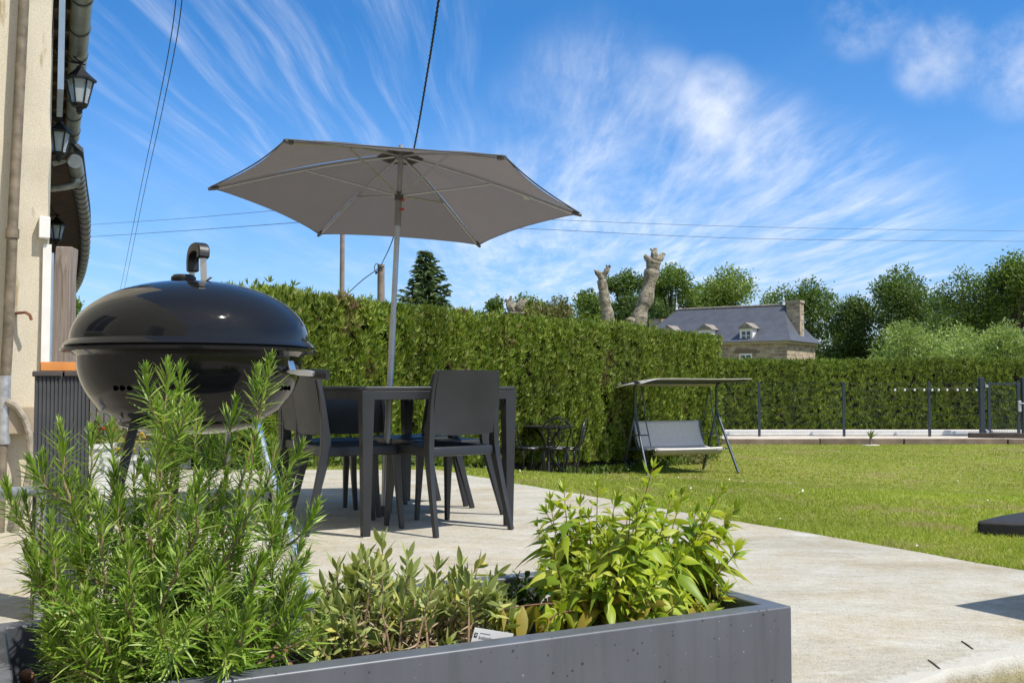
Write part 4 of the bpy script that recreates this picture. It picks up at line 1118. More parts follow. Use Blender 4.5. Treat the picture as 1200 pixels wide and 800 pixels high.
mb.add([(xa, 24.75, ze), (xb, 24.75, ze), (xb, 29.25, ze), (xa, 29.25, ze), (xa, 27, zr), (xb, 27, zr)], [(0, 1, 5, 4), (2, 3, 4, 5), (0, 4, 3), (1, 2, 5), (3, 2, 1, 0)]); mb.build('roof', slate, sh)
wn = MB().box((xat(167, 24.96), 24.96, -.12), (.66, .10, .62)).build('window', white_p, sh)
MB().box((xat(167, 24.9), 24.90, -.12), (.50, .02, .46)).build('pane', glass_dark, wn)

# ------------------------------------------------------------------ big stone house behind the hedges
HA = -math.asin(.56); HP = at(922, 402, 75.0); HP.z = -.6
hs_ = thing('manor_house', 'stone house with steep blue slate roof and white dormers behind the hedge', 'house', HP, HA)
EZ = 4.5; RZ_ = 7.55; LEN, DEP = 12.6, 6.6
def HB_(x0, x1, y0, y1, z0, z1): return MB().box(((x0 + x1) / 2, (y0 + y1) / 2, (z0 + z1) / 2), (x1 - x0, y1 - y0, z1 - z0))
stone2, nt_, bs_, out_ = newmat('coursed_stone')
v_ = objvec(nt_); bk_ = nt_.nodes.new('ShaderNodeTexBrick'); mp_ = nt_.nodes.new('ShaderNodeMapping'); mp_.inputs['Rotation'].default_value = (math.pi / 2, 0, 0); nt_.links.new(v_, mp_.inputs['Vector'])
cbx = nt_.nodes.new('ShaderNodeSeparateXYZ'); nt_.links.new(v_, cbx.inputs[0]); ad = nt_.nodes.new('ShaderNodeMath'); ad.operation = 'ADD'; nt_.links.new(cbx.outputs[0], ad.inputs[0]); nt_.links.new(cbx.outputs[1], ad.inputs[1])
cb2 = nt_.nodes.new('ShaderNodeCombineXYZ'); nt_.links.new(ad.outputs[0], cb2.inputs[0]); nt_.links.new(cbx.outputs[2], cb2.inputs[1])
nw = noise(nt_, 1.2, 3, vec=v_); vm = nt_.nodes.new('ShaderNodeVectorMath'); vm.operation = 'MULTIPLY_ADD'; nt_.links.new(nw.outputs['Color'], vm.inputs[0]); vm.inputs[1].default_value = (.25, .12, 0); nt_.links.new(cb2.outputs[0], vm.inputs[2])
nt_.links.new(vm.outputs[0], bk_.inputs['Vector'])
bk_.inputs['Scale'].default_value = 1.0; bk_.inputs['Brick Width'].default_value = .55; bk_.inputs['Row Height'].default_value = .24; bk_.inputs['Mortar Size'].default_value = .022
bk_.inputs['Color1'].default_value = (.20, .15, .10, 1); bk_.inputs['Color2'].default_value = (.42, .335, .235, 1); bk_.inputs['Mortar'].default_value = (.36, .31, .24, 1)
n_a = noise(nt_, 2.5, 4, vec=v_); nt_.links.new(mixc(nt_, 1.0, bk_.outputs['Color'], ramp(nt_, n_a.outputs['Fac'], [(.3, (.75, .75, .75)), (.7, (1.2, 1.2, 1.2))]), 'MULTIPLY'), bs_.inputs['Base Color']); bs_.inputs['Roughness'].default_value = .9
HB_(-LEN, 0, 0, DEP, -.4, EZ).build('wall', stone2, hs_, world=False)
HB_(-LEN - .18, .18, -.18, DEP + .18, EZ + .002, EZ + .16).build('cornice', plain('pale_cornice', (.45, .41, .35), .8), hs_, world=False)
big_slate, nt_, bs_, out_ = newmat('blue_slate')
v_ = objvec(nt_, (1, 1, 1)); n_a = noise(nt_, 1.6, 5, .7, vec=v_); w_ = nt_.nodes.new('ShaderNodeTexWave'); w_.bands_direction = 'Z'; w_.inputs['Scale'].default_value = 1.9; w_.inputs['Distortion'].default_value = .4; nt_.links.new(v_, w_.inputs['Vector'])
nt_.links.new(mixc(nt_, .10, ramp(nt_, n_a.outputs['Fac'], [(.3, (.058, .062, .076)), (.7, (.088, .094, .112))]), w_.outputs['Color'], 'OVERLAY'), bs_.inputs['Base Color']); bs_.inputs['Roughness'].default_value = .55
# flared hip roof: eaves ring, bell-cast ring, ridge
e0 = .45
ringz = [(e0, EZ + .17), (-.35, EZ + .72), (-1.15, EZ + 1.75), (-1.9, EZ + 2.9)]
vs = []; fs = []
rx0, rx1 = -LEN + 2.3, -1.35
for off, z in ringz:
    t = max(0.0, (z - EZ - .17) / (RZ_ - EZ - .17))
    fy = .5 * DEP; k = t ** .82
    xl = (-LEN - e0) + (rx0 + LEN + e0) * k; xr = e0 + (rx1 - e0) * k; yf = -e0 + (fy + e0) * k; yb = DEP + e0 - (fy + e0) * k
    vs += [(xl, yf, z), (xr, yf, z), (xr, yb, z), (xl, yb, z)]
vs += [(rx0, DEP / 2, RZ_), (rx1, DEP / 2, RZ_)]
for k in range(len(ringz) - 1):
    for i in range(4): fs.append((k * 4 + i, k * 4 + (i + 1) % 4, k * 4 + 4 + (i + 1) % 4, k * 4 + 4 + i))
b_ = (len(ringz) - 1) * 4; A_ = len(vs) - 2
fs += [(b_, b_ + 1, A_ + 1, A_), (b_ + 1, b_ + 2, A_ + 1), (b_ + 2, b_ + 3, A_, A_ + 1), (b_ + 3, b_, A_), (3, 2, 1, 0)]
rf = MB().add(vs, fs).build('roof', big_slate, hs_, world=False)
mb = MB(); mb.tube([Vector((rx0, DEP / 2, RZ_ + .03)), Vector((rx1, DEP / 2, RZ_ + .03))], .09, 8); mb.build('ridge', plain('ridge_tiles', (.22, .19, .16), .85, var=.4, scale=4), rf, world=False)
for x in (rx0, rx1): MB().lathe([(.16, 0), (.07, .25), (.10, .45), (.03, .6), (.02, 1.0)], 8, (x, DEP / 2, RZ_)).build('finial', plain('zinc_finial', (.5, .52, .55), .5, .3), rf, world=False)
HB_(-.98, .06, 2.85, 3.75, EZ + .5, RZ_ + .10).build('chimney', stone2, rf, world=False)
HB_(-1.05, .13, 2.78, 3.82, RZ_ + .102, RZ_ + .30).build('chimney_cap', plain('cap_stone', (.30, .25, .19), .9), rf, world=False)
HB_(-LEN + .1, -LEN + 1.2, 2.7, 3.9, EZ + .3, EZ + 2.35).build('chimney', stone2, rf, world=False)
def dormer(x):
    d_ = HB_(x - .5, x + .5, -.02, 1.6, EZ + .12, EZ + 1.16).build('dormer', white_p, rf, world=False)
    mb = MB(); y0, y1 = -.16, 2.0; z0, z1 = EZ + 1.162, EZ + 1.62
    mb.add([(x - .68, y0, z0), (x + .68, y0, z0), (x, y0, z1), (x - .68, y1, z0), (x + .68, y1, z0), (x, y1, z1)], [(0, 1, 2), (3, 5, 4), (0, 2, 5, 3), (1, 4, 5, 2), (0, 3, 4, 1)])
    mb.build('dormer_roof', bpy.data.materials['ridge_tiles'], rf, world=False)
    mb = MB()
    for s in (-1, 1):
        for z in (EZ + .45, EZ + .80): mb.box((x + s * .19, -.035, z), (.27, .03, .28))
    mb.build('dormer_panes', glass_dark, rf, world=False)
for x in (-3.1, -6.4, -9.5): dormer(x)
for x in (-3.15, -6.4, -9.5):
    w_ = HB_(x - .5, x + .5, -.03, .05, EZ - 2.2, EZ - .72).build('window', white_p, hs_, world=False)
    mb = MB()
    for s in (-1, 1): mb.box((x + s * .22, -.045, EZ - 1.45), (.33, .02, 1.2))
    mb.build('panes', glass_dark, w_, world=False)
    HB_(x - .85, x + .85, -.04, .04, EZ - .715, EZ - .42).build('lintel', plain('brown_lintel', (.17, .12, .085), .9), w_, world=False)
# ------------------------------------------------------------------ hedges
thuja = leafmat('thuja', [(0.0, (.070, .115, .014)), (0.35, (.14, .205, .023)), (0.7, (.215, .28, .036)), (0.96, (.31, .345, .062)), (1.0, (.24, .16, .08))], 0.28, 0.55, 1.1, .28, dead=(.20, .125, .075), dead_scale=1.0, dead_at=.595)
thuja_far = leafmat('thuja_far', [(0.0, (.072, .115, .018)), (0.5, (.145, .205, .030)), (1.0, (.235, .275, .050))], 0.25, 0.6, .5, .3, spec=.25)
twig = plain('hedge_stem_shade', (.030, .024, .014), .95, var=.3)  # near-black, for the real stems and the painted shade inside the hedge
def lump(x, z, s): return .35 * np.sin(x * 2.3 / s + 1.3 * np.sin(z * 1.1 / s)) + .35 * np.sin(x * 11.1 / s + 1.6 * np.sin(z * 3.1 / s) + 1) + .30 * np.sin(x * 23.7 / s - 1.9 * np.sin(z * 5.3 / s + x))
def hedge(name, label, a, b, thick, top, zbase, m, n, L, Wd, fan, inset, bulge, rough_top):
    """a,b: ends of the front face top line; foliage on front, top and both ends"""
    a = np.array(a, float); b = np.array(b, float); d = (b - a); ln = np.linalg.norm(d); d /= ln; nrm = np.array([d[1], -d[0]])
    t = thing(name, label, 'hedge', ((a[0] + b[0]) / 2, (a[1] + b[1]) / 2, zbase((a[0] + b[0]) / 2, (a[1] + b[1]) / 2)))
    zb0 = zbase(*a); zb1 = zbase(*b); hh = top - (zb0 + zb1) / 2
    areas = np.array([ln * hh, ln * thick * .8, thick * hh, thick * hh]); pr_ = areas / areas.sum()
    cnt = (pr_ * n).astype(int); P = []; O = []
    u = RNG.uniform(0, ln, cnt[0]); zz = RNG.uniform(0, 1, cnt[0]); x = a[0] + d[0] * u; y = a[1] + d[1] * u; zb = zb0 + (zb1 - zb0) * u / ln
    z = zb - .02 + (top - zb + .02) * zz
    off = bulge * lump(u, z, 1.0) + RNG.normal(size=cnt[0]) * .035 - .13 * np.clip((zz - .86) / .14, 0, 1) ** 2 - .30 * np.clip((np.abs(u - ln / 2) - ln / 2 + .55) / .55, 0, 1) ** 2
    z = z - .12 * np.clip((np.abs(u - ln / 2) - ln / 2 + .5) / .5, 0, 1) ** 2 * zz
    P.append(np.stack([x + nrm[0] * off, y + nrm[1] * off, z], 1)); O.append(np.tile([nrm[0], nrm[1], 0], (cnt[0], 1)))
    u = RNG.uniform(0, ln, cnt[1]); v = RNG.uniform(0, thick, cnt[1])
    z = top + bulge * .5 * lump(u, v, 1.3) + RNG.normal(size=cnt[1]) * rough_top - .06 - .12 * np.clip((np.abs(u - ln / 2) - ln / 2 + .5) / .5, 0, 1) ** 2 + .035 * np.sin(u * .9 + 1) + (RNG.uniform(size=cnt[1]) < .005) * RNG.uniform(.05, .16, cnt[1])
    P.append(np.stack([a[0] + d[0] * u - nrm[0] * v, a[1] + d[1] * u - nrm[1] * v, z], 1)); O.append(np.tile([0, 0, 1.], (cnt[1], 1)))
    for e, q, sg, zb in ((2, a, -1, zb0), (3, b, 1, zb1)):
        v = RNG.uniform(0, thick, cnt[e]); z = RNG.uniform(zb + .05, top, cnt[e]); off = bulge * lump(v, z, .9) + RNG.normal(size=cnt[e]) * .04 - .08 * np.clip((z - top + .25) / .25, 0, 1) ** 2
        P.append(np.stack([q[0] - nrm[0] * v + d[0] * off * sg, q[1] - nrm[1] * v + d[1] * off * sg, z], 1)); O.append(np.tile([d[0] * sg, d[1] * sg, 0], (cnt[e], 1)))
    P = np.concatenate(P); O = np.concatenate(O); k = len(P)
    Up = np.array([0, 0, 1.]); parts = []
    ax = unit(O * .45 + Up * 1.0 + rdir(k) * .42)
    sd = unit(np.cross(ax, O + rdir(k) * .5))
    for f in range(fan):
        an = (f - (fan - 1) / 2) * .42
        D = unit(ax * math.cos(an) + sd * math.sin(an) + rdir(k) * .14)
        ll = L * RNG.uniform(.6, 1.25, k) * (1 - .25 * abs(an))
        parts.append(strips(P - O * .03 + D * .01, D, unit(sd + rdir(k) * .6), rdir(k) * L * .12, ll, Wd * RNG.uniform(.7, 1.3, k), (.45, 1., .12)))
    V, Q = merge(parts)
    quads_obj('foliage', V, Q, m, t)
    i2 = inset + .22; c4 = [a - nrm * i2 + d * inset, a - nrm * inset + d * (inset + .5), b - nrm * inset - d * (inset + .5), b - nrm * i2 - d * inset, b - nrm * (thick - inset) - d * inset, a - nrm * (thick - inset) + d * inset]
    mb = MB(); mb.prism([tuple(c) for c in c4], min(zb0, zb1) - .2, top - .17); mb.build('inner_shade', twig, t)  # dark solid core stands in for the deep shade behind the foliage
    # stems at the foot
    for i in range(int(ln / .8)):
        q = a + d * (.4 + i * .8 + RNG.normal() * .1) - nrm * (inset - .02); zq = zb0 + (zb1 - zb0) * (i * .8) / ln
        MB().tube([(q[0], q[1], zq - .1), (q[0] + RNG.normal() * .03, q[1] + RNG.normal() * .03, zq + .5)], [.04, .025], 6).build('stem', twig, t)
    return t
HTOP = 1.67
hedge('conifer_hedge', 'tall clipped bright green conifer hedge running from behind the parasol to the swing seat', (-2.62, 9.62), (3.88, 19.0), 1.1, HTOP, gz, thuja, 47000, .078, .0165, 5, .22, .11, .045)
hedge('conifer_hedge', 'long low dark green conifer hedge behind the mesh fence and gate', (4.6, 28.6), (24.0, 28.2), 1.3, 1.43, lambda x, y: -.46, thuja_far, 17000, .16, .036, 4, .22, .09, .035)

# ------------------------------------------------------------------ trees
bark = plain('bark', (.075, .058, .043), .9, var=.35, scale=5, bmp=.6, bscale=12)
pale_bark, nt_, bs_, out_ = newmat('plane_bark')
v_ = objvec(nt_); n_a = noise(nt_, 7, 6, .75, vec=v_)
nt_.links.new(ramp(nt_, n_a.outputs['Fac'], [(.30, (.06, .052, .036)), (.46, (.23, .20, .14)), (.60, (.42, .37, .27)), (.74, (.20, .18, .115))]), bs_.inputs['Base Color']); bs_.inputs['Roughness'].default_value = .9; bump(nt_, bs_, n_a.outputs['Fac'], 1.0, .12)
lm_green = leafmat('tree_leaf_green', [(0, (.07, .12, .022)), (.5, (.125, .195, .036)), (1, (.20, .265, .055))], .38, .55, .18, .3)
lm_dark = leafmat('tree_leaf_dark', [(0, (.052, .090, .022)), (.5, (.092, .152, .032)), (1, (.15, .215, .045))], .36, .55, .18, .3)
lm_lime = leafmat('tree_leaf_lime', [(0, (.095, .15, .024)), (.5, (.165, .235, .038)), (1, (.25, .31, .06))], .38, .55, .25, .3)
lm_pale = leafmat('tree_leaf_willow', [(0, (.16, .235, .060)), (.5, (.27, .36, .10)), (1, (.38, .455, .16))], .35, .55, .3, .28)
lm_rust = leafmat('tree_leaf_bronze', [(0, (.12, .10, .035)), (.5, (.17, .155, .045)), (1, (.16, .20, .05))], .25, .55, .3, .3)
lm_spruce = leafmat('spruce_needles', [(0, (.040, .075, .028)), (.5, (.072, .12, .040)), (1, (.13, .17, .055))], .15, .6, .8, .3)
def tree(name, label, px, ptop, y, hw, m, n, lsize, cbase=.10, squash=1.0, airy=0.0, nl=16, group=None, lw=.55, seedlobes=None, peak=0.0):
    top = at(px, ptop, y); zb = -0.56; ht = top.z - zb; x = top.x
    r = hw * 1.5 / F * y; n = int(n * 4.2); lsize *= .60
    t = thing(name, label, 'tree' if name.endswith('tree') else 'shrub', (x, y, zb), 0, group)
    c0 = ht * cbase
    # lobes fill an egg shape
    C_ = []; R__ = []
    for i in range(nl):
        h = RNG.uniform(.05, 1.0)
        prof = (math.sin(math.pi * min(1, .18 + h * .80)) ** .7) if peak == 0 else (1 - h) ** peak * .95 + .12
        a = RNG.uniform(0, 2 * math.pi); q = math.sqrt(RNG.uniform(0, 1)) * .74
        lr = r * RNG.uniform(.26, .44) * (1 - .3 * h)
        C_.append((x + math.cos(a) * q * r * prof, y + math.sin(a) * q * r * prof, zb + c0 + (ht - c0) * h * .93 - lr * .55 * h)); R__.append(lr)
    C_.append((x, y, zb + ht - r * .22)); R__.append(r * .22)
    for q_ in range(4): C_.append((x + RNG.normal() * r * .28, y + RNG.normal() * r * .28, zb + ht - r * RNG.uniform(.35, .6))); R__.append(r * RNG.uniform(.2, .32))
    C_ = np.array(C_); R__ = np.array(R__)
    mb = MB(); tr_ = max(.10, ht * .022)
    mb.tube(catmull([(x, y, zb - .2), (x + RNG.normal() * .1, y, zb + ht * .3), (x + RNG.normal() * .2, y, zb + ht * .6), (x, y, zb + ht * .9)], 4), [tr_ * (1 - .85 * k / 12) for k in range(13)], 8)
    for c_, lr in zip(C_, R__):
        h0 = zb + max(.15 * ht, (c_[2] - zb) * .6)
        mb.tube(catmull([(x, y, h0), (x + (c_[0] - x) * .5, y + (c_[1] - y) * .5, h0 + (c_[2] - h0) * .62), tuple(c_)], 3), [tr_ * .45 * (1 - .8 * k / 6) for k in range(7)], 5)
    mb.build('trunk', bark, t, smooth=True)
    w = R__ ** 2; idx = RNG.choice(len(C_), n, p=w / w.sum())
    dv_ = rdir(n); rad = R__[idx] * (1 - RNG.uniform(0, 1, n) ** 2 * (.55 + airy * .3)) * (1 + .16 * RNG.normal(size=n))
    P = C_[idx] + dv_ * rad[:, None] * np.array([1, 1, .82 * squash])
    # clump leaves in twigs
    g = rdir(n) * lsize * 1.2; P = P + g
    D = unit(dv_ * .5 + rdir(n) * .9 + np.array([0, 0, .1]))
    V, Q = strips(P, D, unit(rdir(n) + np.array([0, 0, .0])), rdir(n) * lsize * .2, lsize * RNG.uniform(.6, 1.3, n), lsize * lw * RNG.uniform(.7, 1.2, n), (.25, 1., .15))
    quads_obj('crown', V, Q, m, t)
    return t
G1 = 'broadleaf trees beyond the hedges'
TR = [
 ('broadleaf_tree', 'small dark tree just right of the spruce, first beyond the hedge', 583, 350, 60, 14, lm_dark, 1500, .30),
 ('broadleaf_tree', 'mid green rounded tree behind the knobbly stump in the hedge', 612, 346, 62, 24, lm_green, 2600, .32),
 ('broadleaf_tree', 'bronze green spreading tree between the stump and the left pollarded trunk', 655, 347, 56, 34, lm_rust, 3200, .30),
 ('broadleaf_tree', 'bright green tree directly left of the left pollarded trunk', 688, 340, 66, 24, lm_green, 2600, .34),
 ('broadleaf_tree', 'dark tree rising between the two pollarded trunks', 735, 316, 90, 26, lm_dark, 3200, .40),
 ('broadleaf_tree', 'tall green tree behind the right pollarded trunk', 786, 309, 96, 30, lm_green, 4600, .40),
 ('broadleaf_tree', 'domed bright tree behind the slate roof of the manor house', 852, 309, 108, 42, lm_lime, 5200, .46),
 ('broadleaf_tree', 'broad dark tree right behind the tall chimney', 948, 326, 98, 46, lm_dark, 5600, .46),
 ('broadleaf_tree', 'dark green tree between the chimney tree and the peaked tree', 1003, 344, 92, 36, lm_dark, 4200, .42),
 ('broadleaf_tree', 'peaked deep green tree, highest of the middle right group', 1056, 309, 88, 44, lm_dark, 6000, .42),
 ('broadleaf_tree', 'airy tall tree with gaps of sky, second from the right edge', 1128, 312, 70, 36, lm_green, 2900, .34),
 ('broadleaf_tree', 'tallest airy tree cut by the right edge of the picture', 1190, 292, 68, 46, lm_green, 5000, .34),
 ('broadleaf_tree', 'dark bush like tree low between the willows and the airy trees', 1104, 362, 74, 40, lm_dark, 3200, .36),
 ('broadleaf_tree', 'dark tree low behind the gap between right pollarded trunk and manor roof', 762, 334, 104, 34, lm_dark, 3600, .42),
 ('broadleaf_tree', 'green tree low behind and right of the left pollarded trunk', 706, 346, 96, 30, lm_green, 3000, .40),
 ('broadleaf_tree', 'mid green tree behind the manor roof, left of the domed bright tree', 818, 332, 112, 30, lm_green, 3200, .44),
 ('broadleaf_tree', 'low green tree behind the bronze tree', 636, 354, 84, 28, lm_dark, 2400, .36),
 ('broadleaf_tree', 'bright low tree behind the manor ridge, left of the tall chimney', 902, 342, 116, 30, lm_lime, 3000, .44),
 ('broadleaf_tree', 'dark tree filling the gap right of the peaked tree', 1094, 338, 98, 38, lm_dark, 4000, .42),
 ('broadleaf_tree', 'dark tree low behind the two airy trees', 1158, 338, 92, 36, lm_dark, 3600, .42),
 ('broadleaf_tree', 'small tree peeping between the barn and the barbecue lid', 89, 352, 48, 10, lm_green, 900, .24),
]
for i, (nm, lb, px, ptop, y, hw, m, n, ls_) in enumerate(TR):
    tree(nm, lb, px, ptop, y, hw, m, n, ls_, group=G1, airy=.6 if 'airy' in lb else 0, nl=26 if 'airy' in lb or 'peaked' in lb else 18, peak=.75 if 'peaked' in lb else 0)
G2 = 'pale willowy shrubs beyond the low hedge'
for lb, px, ptop, y, hw, n in (('pale willowy shrub behind the low hedge, leftmost and widest of the three', 1062, 372, 52, 50, 4200), ('pale willowy shrub in the middle of the pale row behind the low hedge', 1124, 380, 54, 34, 2600), ('pale green shrub at the right edge above the gate', 1178, 376, 50, 42, 3400)):
    tree('willow_shrub', lb, px, ptop, y, hw, lm_pale, n, .30, cbase=.1, nl=26, group=G2, lw=.32)
tree('green_shrub', 'small dark leafy shrub at the left end of the tall hedge, seen beneath the barbecue', 283, 497, 9.9, 26, lm_dark, 900, .07, cbase=.05, nl=12)
tree('low_shrub', 'low twiggy shrub at the foot of the hedge behind the swing seat', 805, 533, 17.6, 20, lm_rust, 500, .09, cbase=.05, nl=10)
tree('low_shrub', 'small leafy sapling at the foot of the tall hedge behind the dining chairs', 487, 529, 11.1, 16, lm_pale, 260, .07, cbase=.05, nl=8)

# pollarded planes
def pollard(label, pts, rads, y, knobs):
    P = [at(px, py, y) for px, py in pts]
    P = [Vector((P[0].x, y, -.6))] + P
    t = thing('pollarded_tree', label, 'tree', P[0], 0, 'pollarded trunks behind the tall hedge')
    C2 = catmull(P, 8); k = len(C2)
    rr = [np.interp(i / (k - 1), np.linspace(0, 1, len(rads)), rads) * (1 + .09 * math.sin(i * .9) + .05 * RNG.normal()) for i in range(k)]
    mb = MB(); mb.tube(C2, rr, 12); mb.build('trunk', pale_bark, t, smooth=True)
    for (px, py, r, dx, dz) in knobs:
        mb = MB()
        q = at(px, py, y - .05); base = min(C2, key=lambda c: (c - q).length)
        dirv = Vector((dx, RNG.normal() * .3, dz)).normalized()
        mb.tube(catmull([base, q, q + dirv * r * 1.2, q + dirv * r * 2.0], 3), [r * 1.0, r * .95, r * .9, r * .9, r * 1.0, r * .95, r * .8, r * .8, r * .6, r * .3], 8)
        for j in range(6):
            a = RNG.uniform(0, 6.28); v_ = (dirv + Vector((math.cos(a), math.sin(a), RNG.uniform(-.2, .6))) * .8).normalized()
            mb.tube([q + dirv * r * 1.2, q + dirv * r * 1.4 + v_ * r * RNG.uniform(.8, 1.5)], [r * .45, r * .2], 5)
        mb.build('knuckle', pale_bark, t, smooth=True)
pollard('left pollarded trunk, slim and pale with a forked knobbly head', [(713, 385), (709, 352), (705, 328)], [.24, .19, .155, .14], 30, [(702, 322, .085, -.7, .7), (710, 319, .09, .5, 1), (705, 325, .10, -.1, .6)])
pollard('right pollarded trunk, taller and leaning, with a fat knobbly head', [(748, 385), (757, 350), (764, 318), (766, 306)], [.30, .24, .21, .20, .20], 30, [(762, 305, .11, -.8, .6), (772, 304, .11, .7, .7), (767, 301, .12, 0, 1), (760, 330, .08, -.9, .4), (745, 378, .15, -.9, .25)])
pollard('short pollarded stump whose knobbly head just shows above the hedge', [(603, 385), (603, 366)], [.28, .26, .24], 27, [(601, 363, .14, -.4, .8), (606, 362, .13, .6, .7)])

# spruce
tp = at(499, 294, 42); zb = -.3; x, y = tp.x, 42.0; ht = tp.z - zb
t = thing('spruce_tree', 'dark pointed spruce behind the hedge beside the parasol pole', 'tree', (x, y, zb))
MB().tube([(x, y, zb), (x, y, zb + ht * .99)], [.16, .012], 8).build('trunk', bark, t, smooth=True)
PP = []; DD = []; LL = []; mbb = MB()
z = zb + .8
while z < zb + ht - .1:
    f = 1 - (z - zb) / ht; rmax = .06 + 2.3 * f ** .8 * 1.25
    nb_ = int(7 + 5 * f); a0 = RNG.uniform(0, 6.28)
    for k in range(nb_):
        a = a0 + 2 * math.pi * k / nb_ + RNG.normal() * .15; ln = rmax * RNG.uniform(.72, 1.12)
        o_ = Vector((x, y, z + RNG.normal() * .05)); dv2 = Vector((math.cos(a), math.sin(a), 0))
        tip = o_ + dv2 * ln + Vector((0, 0, -.10 * ln + .06)); midp = o_ + dv2 * ln * .5 + Vector((0, 0, -.16 * ln))
        mbb.tube([o_, midp, tip], [.02, .014, .006], 4)
        m_ = int(34 * ln / 1.2 + 6)
        for j in range(m_):
            q = (j + .5) / m_; b_ = o_.lerp(midp, q * 2) if q < .5 else midp.lerp(tip, q * 2 - 1)
            PP.append(b_); s = RNG.choice([-1, 1]); DD.append(dv2 * .7 + Vector((-dv2.y, dv2.x, 0)) * s * .8 + Vector((0, 0, RNG.uniform(-.45, .25)))); LL.append(.30 * (1 - .5 * q) + .08)
    z += .16 + .14 * f
for k in range(24): PP.append(Vector((x, y, zb + ht - RNG.uniform(0, .5)))); DD.append(Vector((RNG.normal() * .5, RNG.normal() * .5, 1))); LL.append(.18)
mbb.build('boughs', bark, t)
n_ = len(PP); V_, Q_ = strips(np.array(PP), np.array(DD), rdir(n_), np.tile([0, 0, -.05], (n_, 1)), np.array(LL) * RNG.uniform(.7, 1.3, n_), .085, (.6, 1, .15))
quads_obj('needles', V_, Q_, lm_spruce, t)

# ------------------------------------------------------------------ poles and wires
pole_wood = plain('pole_wood', (.21, .165, .125), .85, var=.3, scale=4, bmp=.4)
pA = at(401.5, 243, 35.0); t = thing('utility_pole', 'tall slim wooden pole standing behind the parasol, its top hidden by the canopy', 'utility pole', (pA.x, 35.0, -.4))
MB().tube([(pA.x, 35, -.4), (pA.x, 35, pA.z + .15)], [.10, .075], 10).build('post', pole_wood, t, smooth=True)
MB().box((pA.x, 34.95, pA.z - .1), (.5, .07, .09)).build('crossarm', pole_wood, t)
pB_ = at(446.5, 310, 30.0); t = thing('utility_pole', 'short thick wooden pole with a metal bracket left of the parasol pole', 'utility pole', (pB_.x, 30.0, -.4))
MB().tube([(pB_.x + .02, 30, -.4), (pB_.x, 30, pB_.z)], [.13, .105], 10).build('post', pole_wood, t, smooth=True)
mb = MB(); cl = at(441.5, 314, 29.9); mb.tube([cl + Vector((.07 * math.cos(k * .5), 0, .13 * math.sin(k * .5))) for k in range(14)], .012, 5); mb.tube([at(446, 313, 29.88), at(450, 313, 29.88)], .02, 6); mb.tube([at(442, 318, 29.9), at(440, 321, 29.9)], .03, 6); mb.build('bracket', black_iron, t)
wire_b = plain('black_cable', (.012, .012, .013), .6)
def cable(pts, r, label, name='overhead_wire', n=10, twist=0.0):
    P = catmull(pts, n)
    if twist:
        P2 = []
        for i, p in enumerate(P): P2.append(p + Vector((math.cos(i * 1.7) * twist, 0, math.sin(i * 1.7) * twist)))
        P = P2
    o = MB().tube(P, r, 6).build(name, wire_b, smooth=True); setp(o, label, 'wire')
cable([at(446, 312, 30), at(460, 281, 21), at(472, 228, 16.2), at(486, 170, 13.2), at(501, 84, 10.8), at(514, 0, 9.2), at(530, -120, 8.0)], .0115, 'thick twisted black cable sweeping up behind the parasol to the top edge', 'overhead_cable', 60, .003)
cable([at(446, 313, 30), at(425, 328, 31.5), at(404, 347, 33.5), at(392, 356, 35)], .014, 'short black cable slanting down from the short pole towards the hedge')
cable([at(103, 263.5, 60), at(215, 256, 48), at(320, 247, 40), pA + Vector((-.1, 0, .02))], .009, 'upper thin wire running left from the tall pole to the barn')
cable([at(98, 278, 58), at(215, 270.5, 47), at(345, 261, 38), pA + Vector((-.1, 0, -.42))], .011, 'lower thin wire running left from the tall pole to the barn')
cable([pA + Vector((.1, 0, .02)), at(660, 258, 42), at(930, 267, 52), at(1210, 271, 64)], .009, 'upper thin wire crossing the sky from the parasol to the right edge')
cable([pA + Vector((.1, 0, -.42)), at(640, 269, 42), at(900, 280, 52), at(1210, 283, 64)], .010, 'lower thin wire crossing the sky from the parasol to the right edge')
cable([at(217, -40, 13), at(208, 40, 16), at(190, 130, 21), at(168, 230, 31), at(147, 332, 52), at(142, 350, 58)], .008, 'right one of two close wires climbing steeply above the barbecue')
cable([at(210, -40, 13), at(201, 40, 16), at(184, 130, 21), at(163, 230, 31), at(142.5, 332, 52), at(137, 352, 58)], .008, 'left one of two close wires climbing steeply above the barbecue')

# ------------------------------------------------------------------ grass
blade = leafmat('grass_blade', [(0, (.20, .265, .030)), (.45, (.285, .36, .046)), (.8, (.37, .415, .070)), (1, (.48, .45, .17))], .42, .5, .42, .25, dead=(.40, .35, .17), dead_scale=1.1, dead_at=.54, spec=.3)
def right_edge_d(x, y):      # distance beyond the terrace's right edge
    a = np.array((2.45, 3.66)); b = np.array((-.69, 9.35)); d = (b - a) / np.linalg.norm(b - a); return (x - a[0]) * d[1] - (y - a[1]) * d[0]
hA = np.array((-2.62, 9.62)); hB = np.array((3.88, 19.0)); hd = (hB - hA) / np.linalg.norm(hB - hA)
def ok_grass(x, y):
    off_t = (right_edge_d(x, y) > .035) | (y > 9.40)
    hedge_d = (x - hA[0]) * hd[1] - (y - hA[1]) * hd[0]
    before_hedge = (hedge_d > .05) | ((x - hA[0]) * hd[0] + (y - hA[1]) * hd[1] > 11.3)
    return off_t & before_hedge & (np.abs(x) < .53 * y + .3) & (y < 23.2) & ((x > -1.0) | (y < 12)) & ((y < 23.0) | (x > 4))
bands = [(3.9, 6.0, 70000, .026, .0034), (6.0, 9.0, 100000, .026, .0048), (9.0, 14.0, 90000, .024, .0085), (14.0, 23.2, 80000, .024, .014)]
parts = []
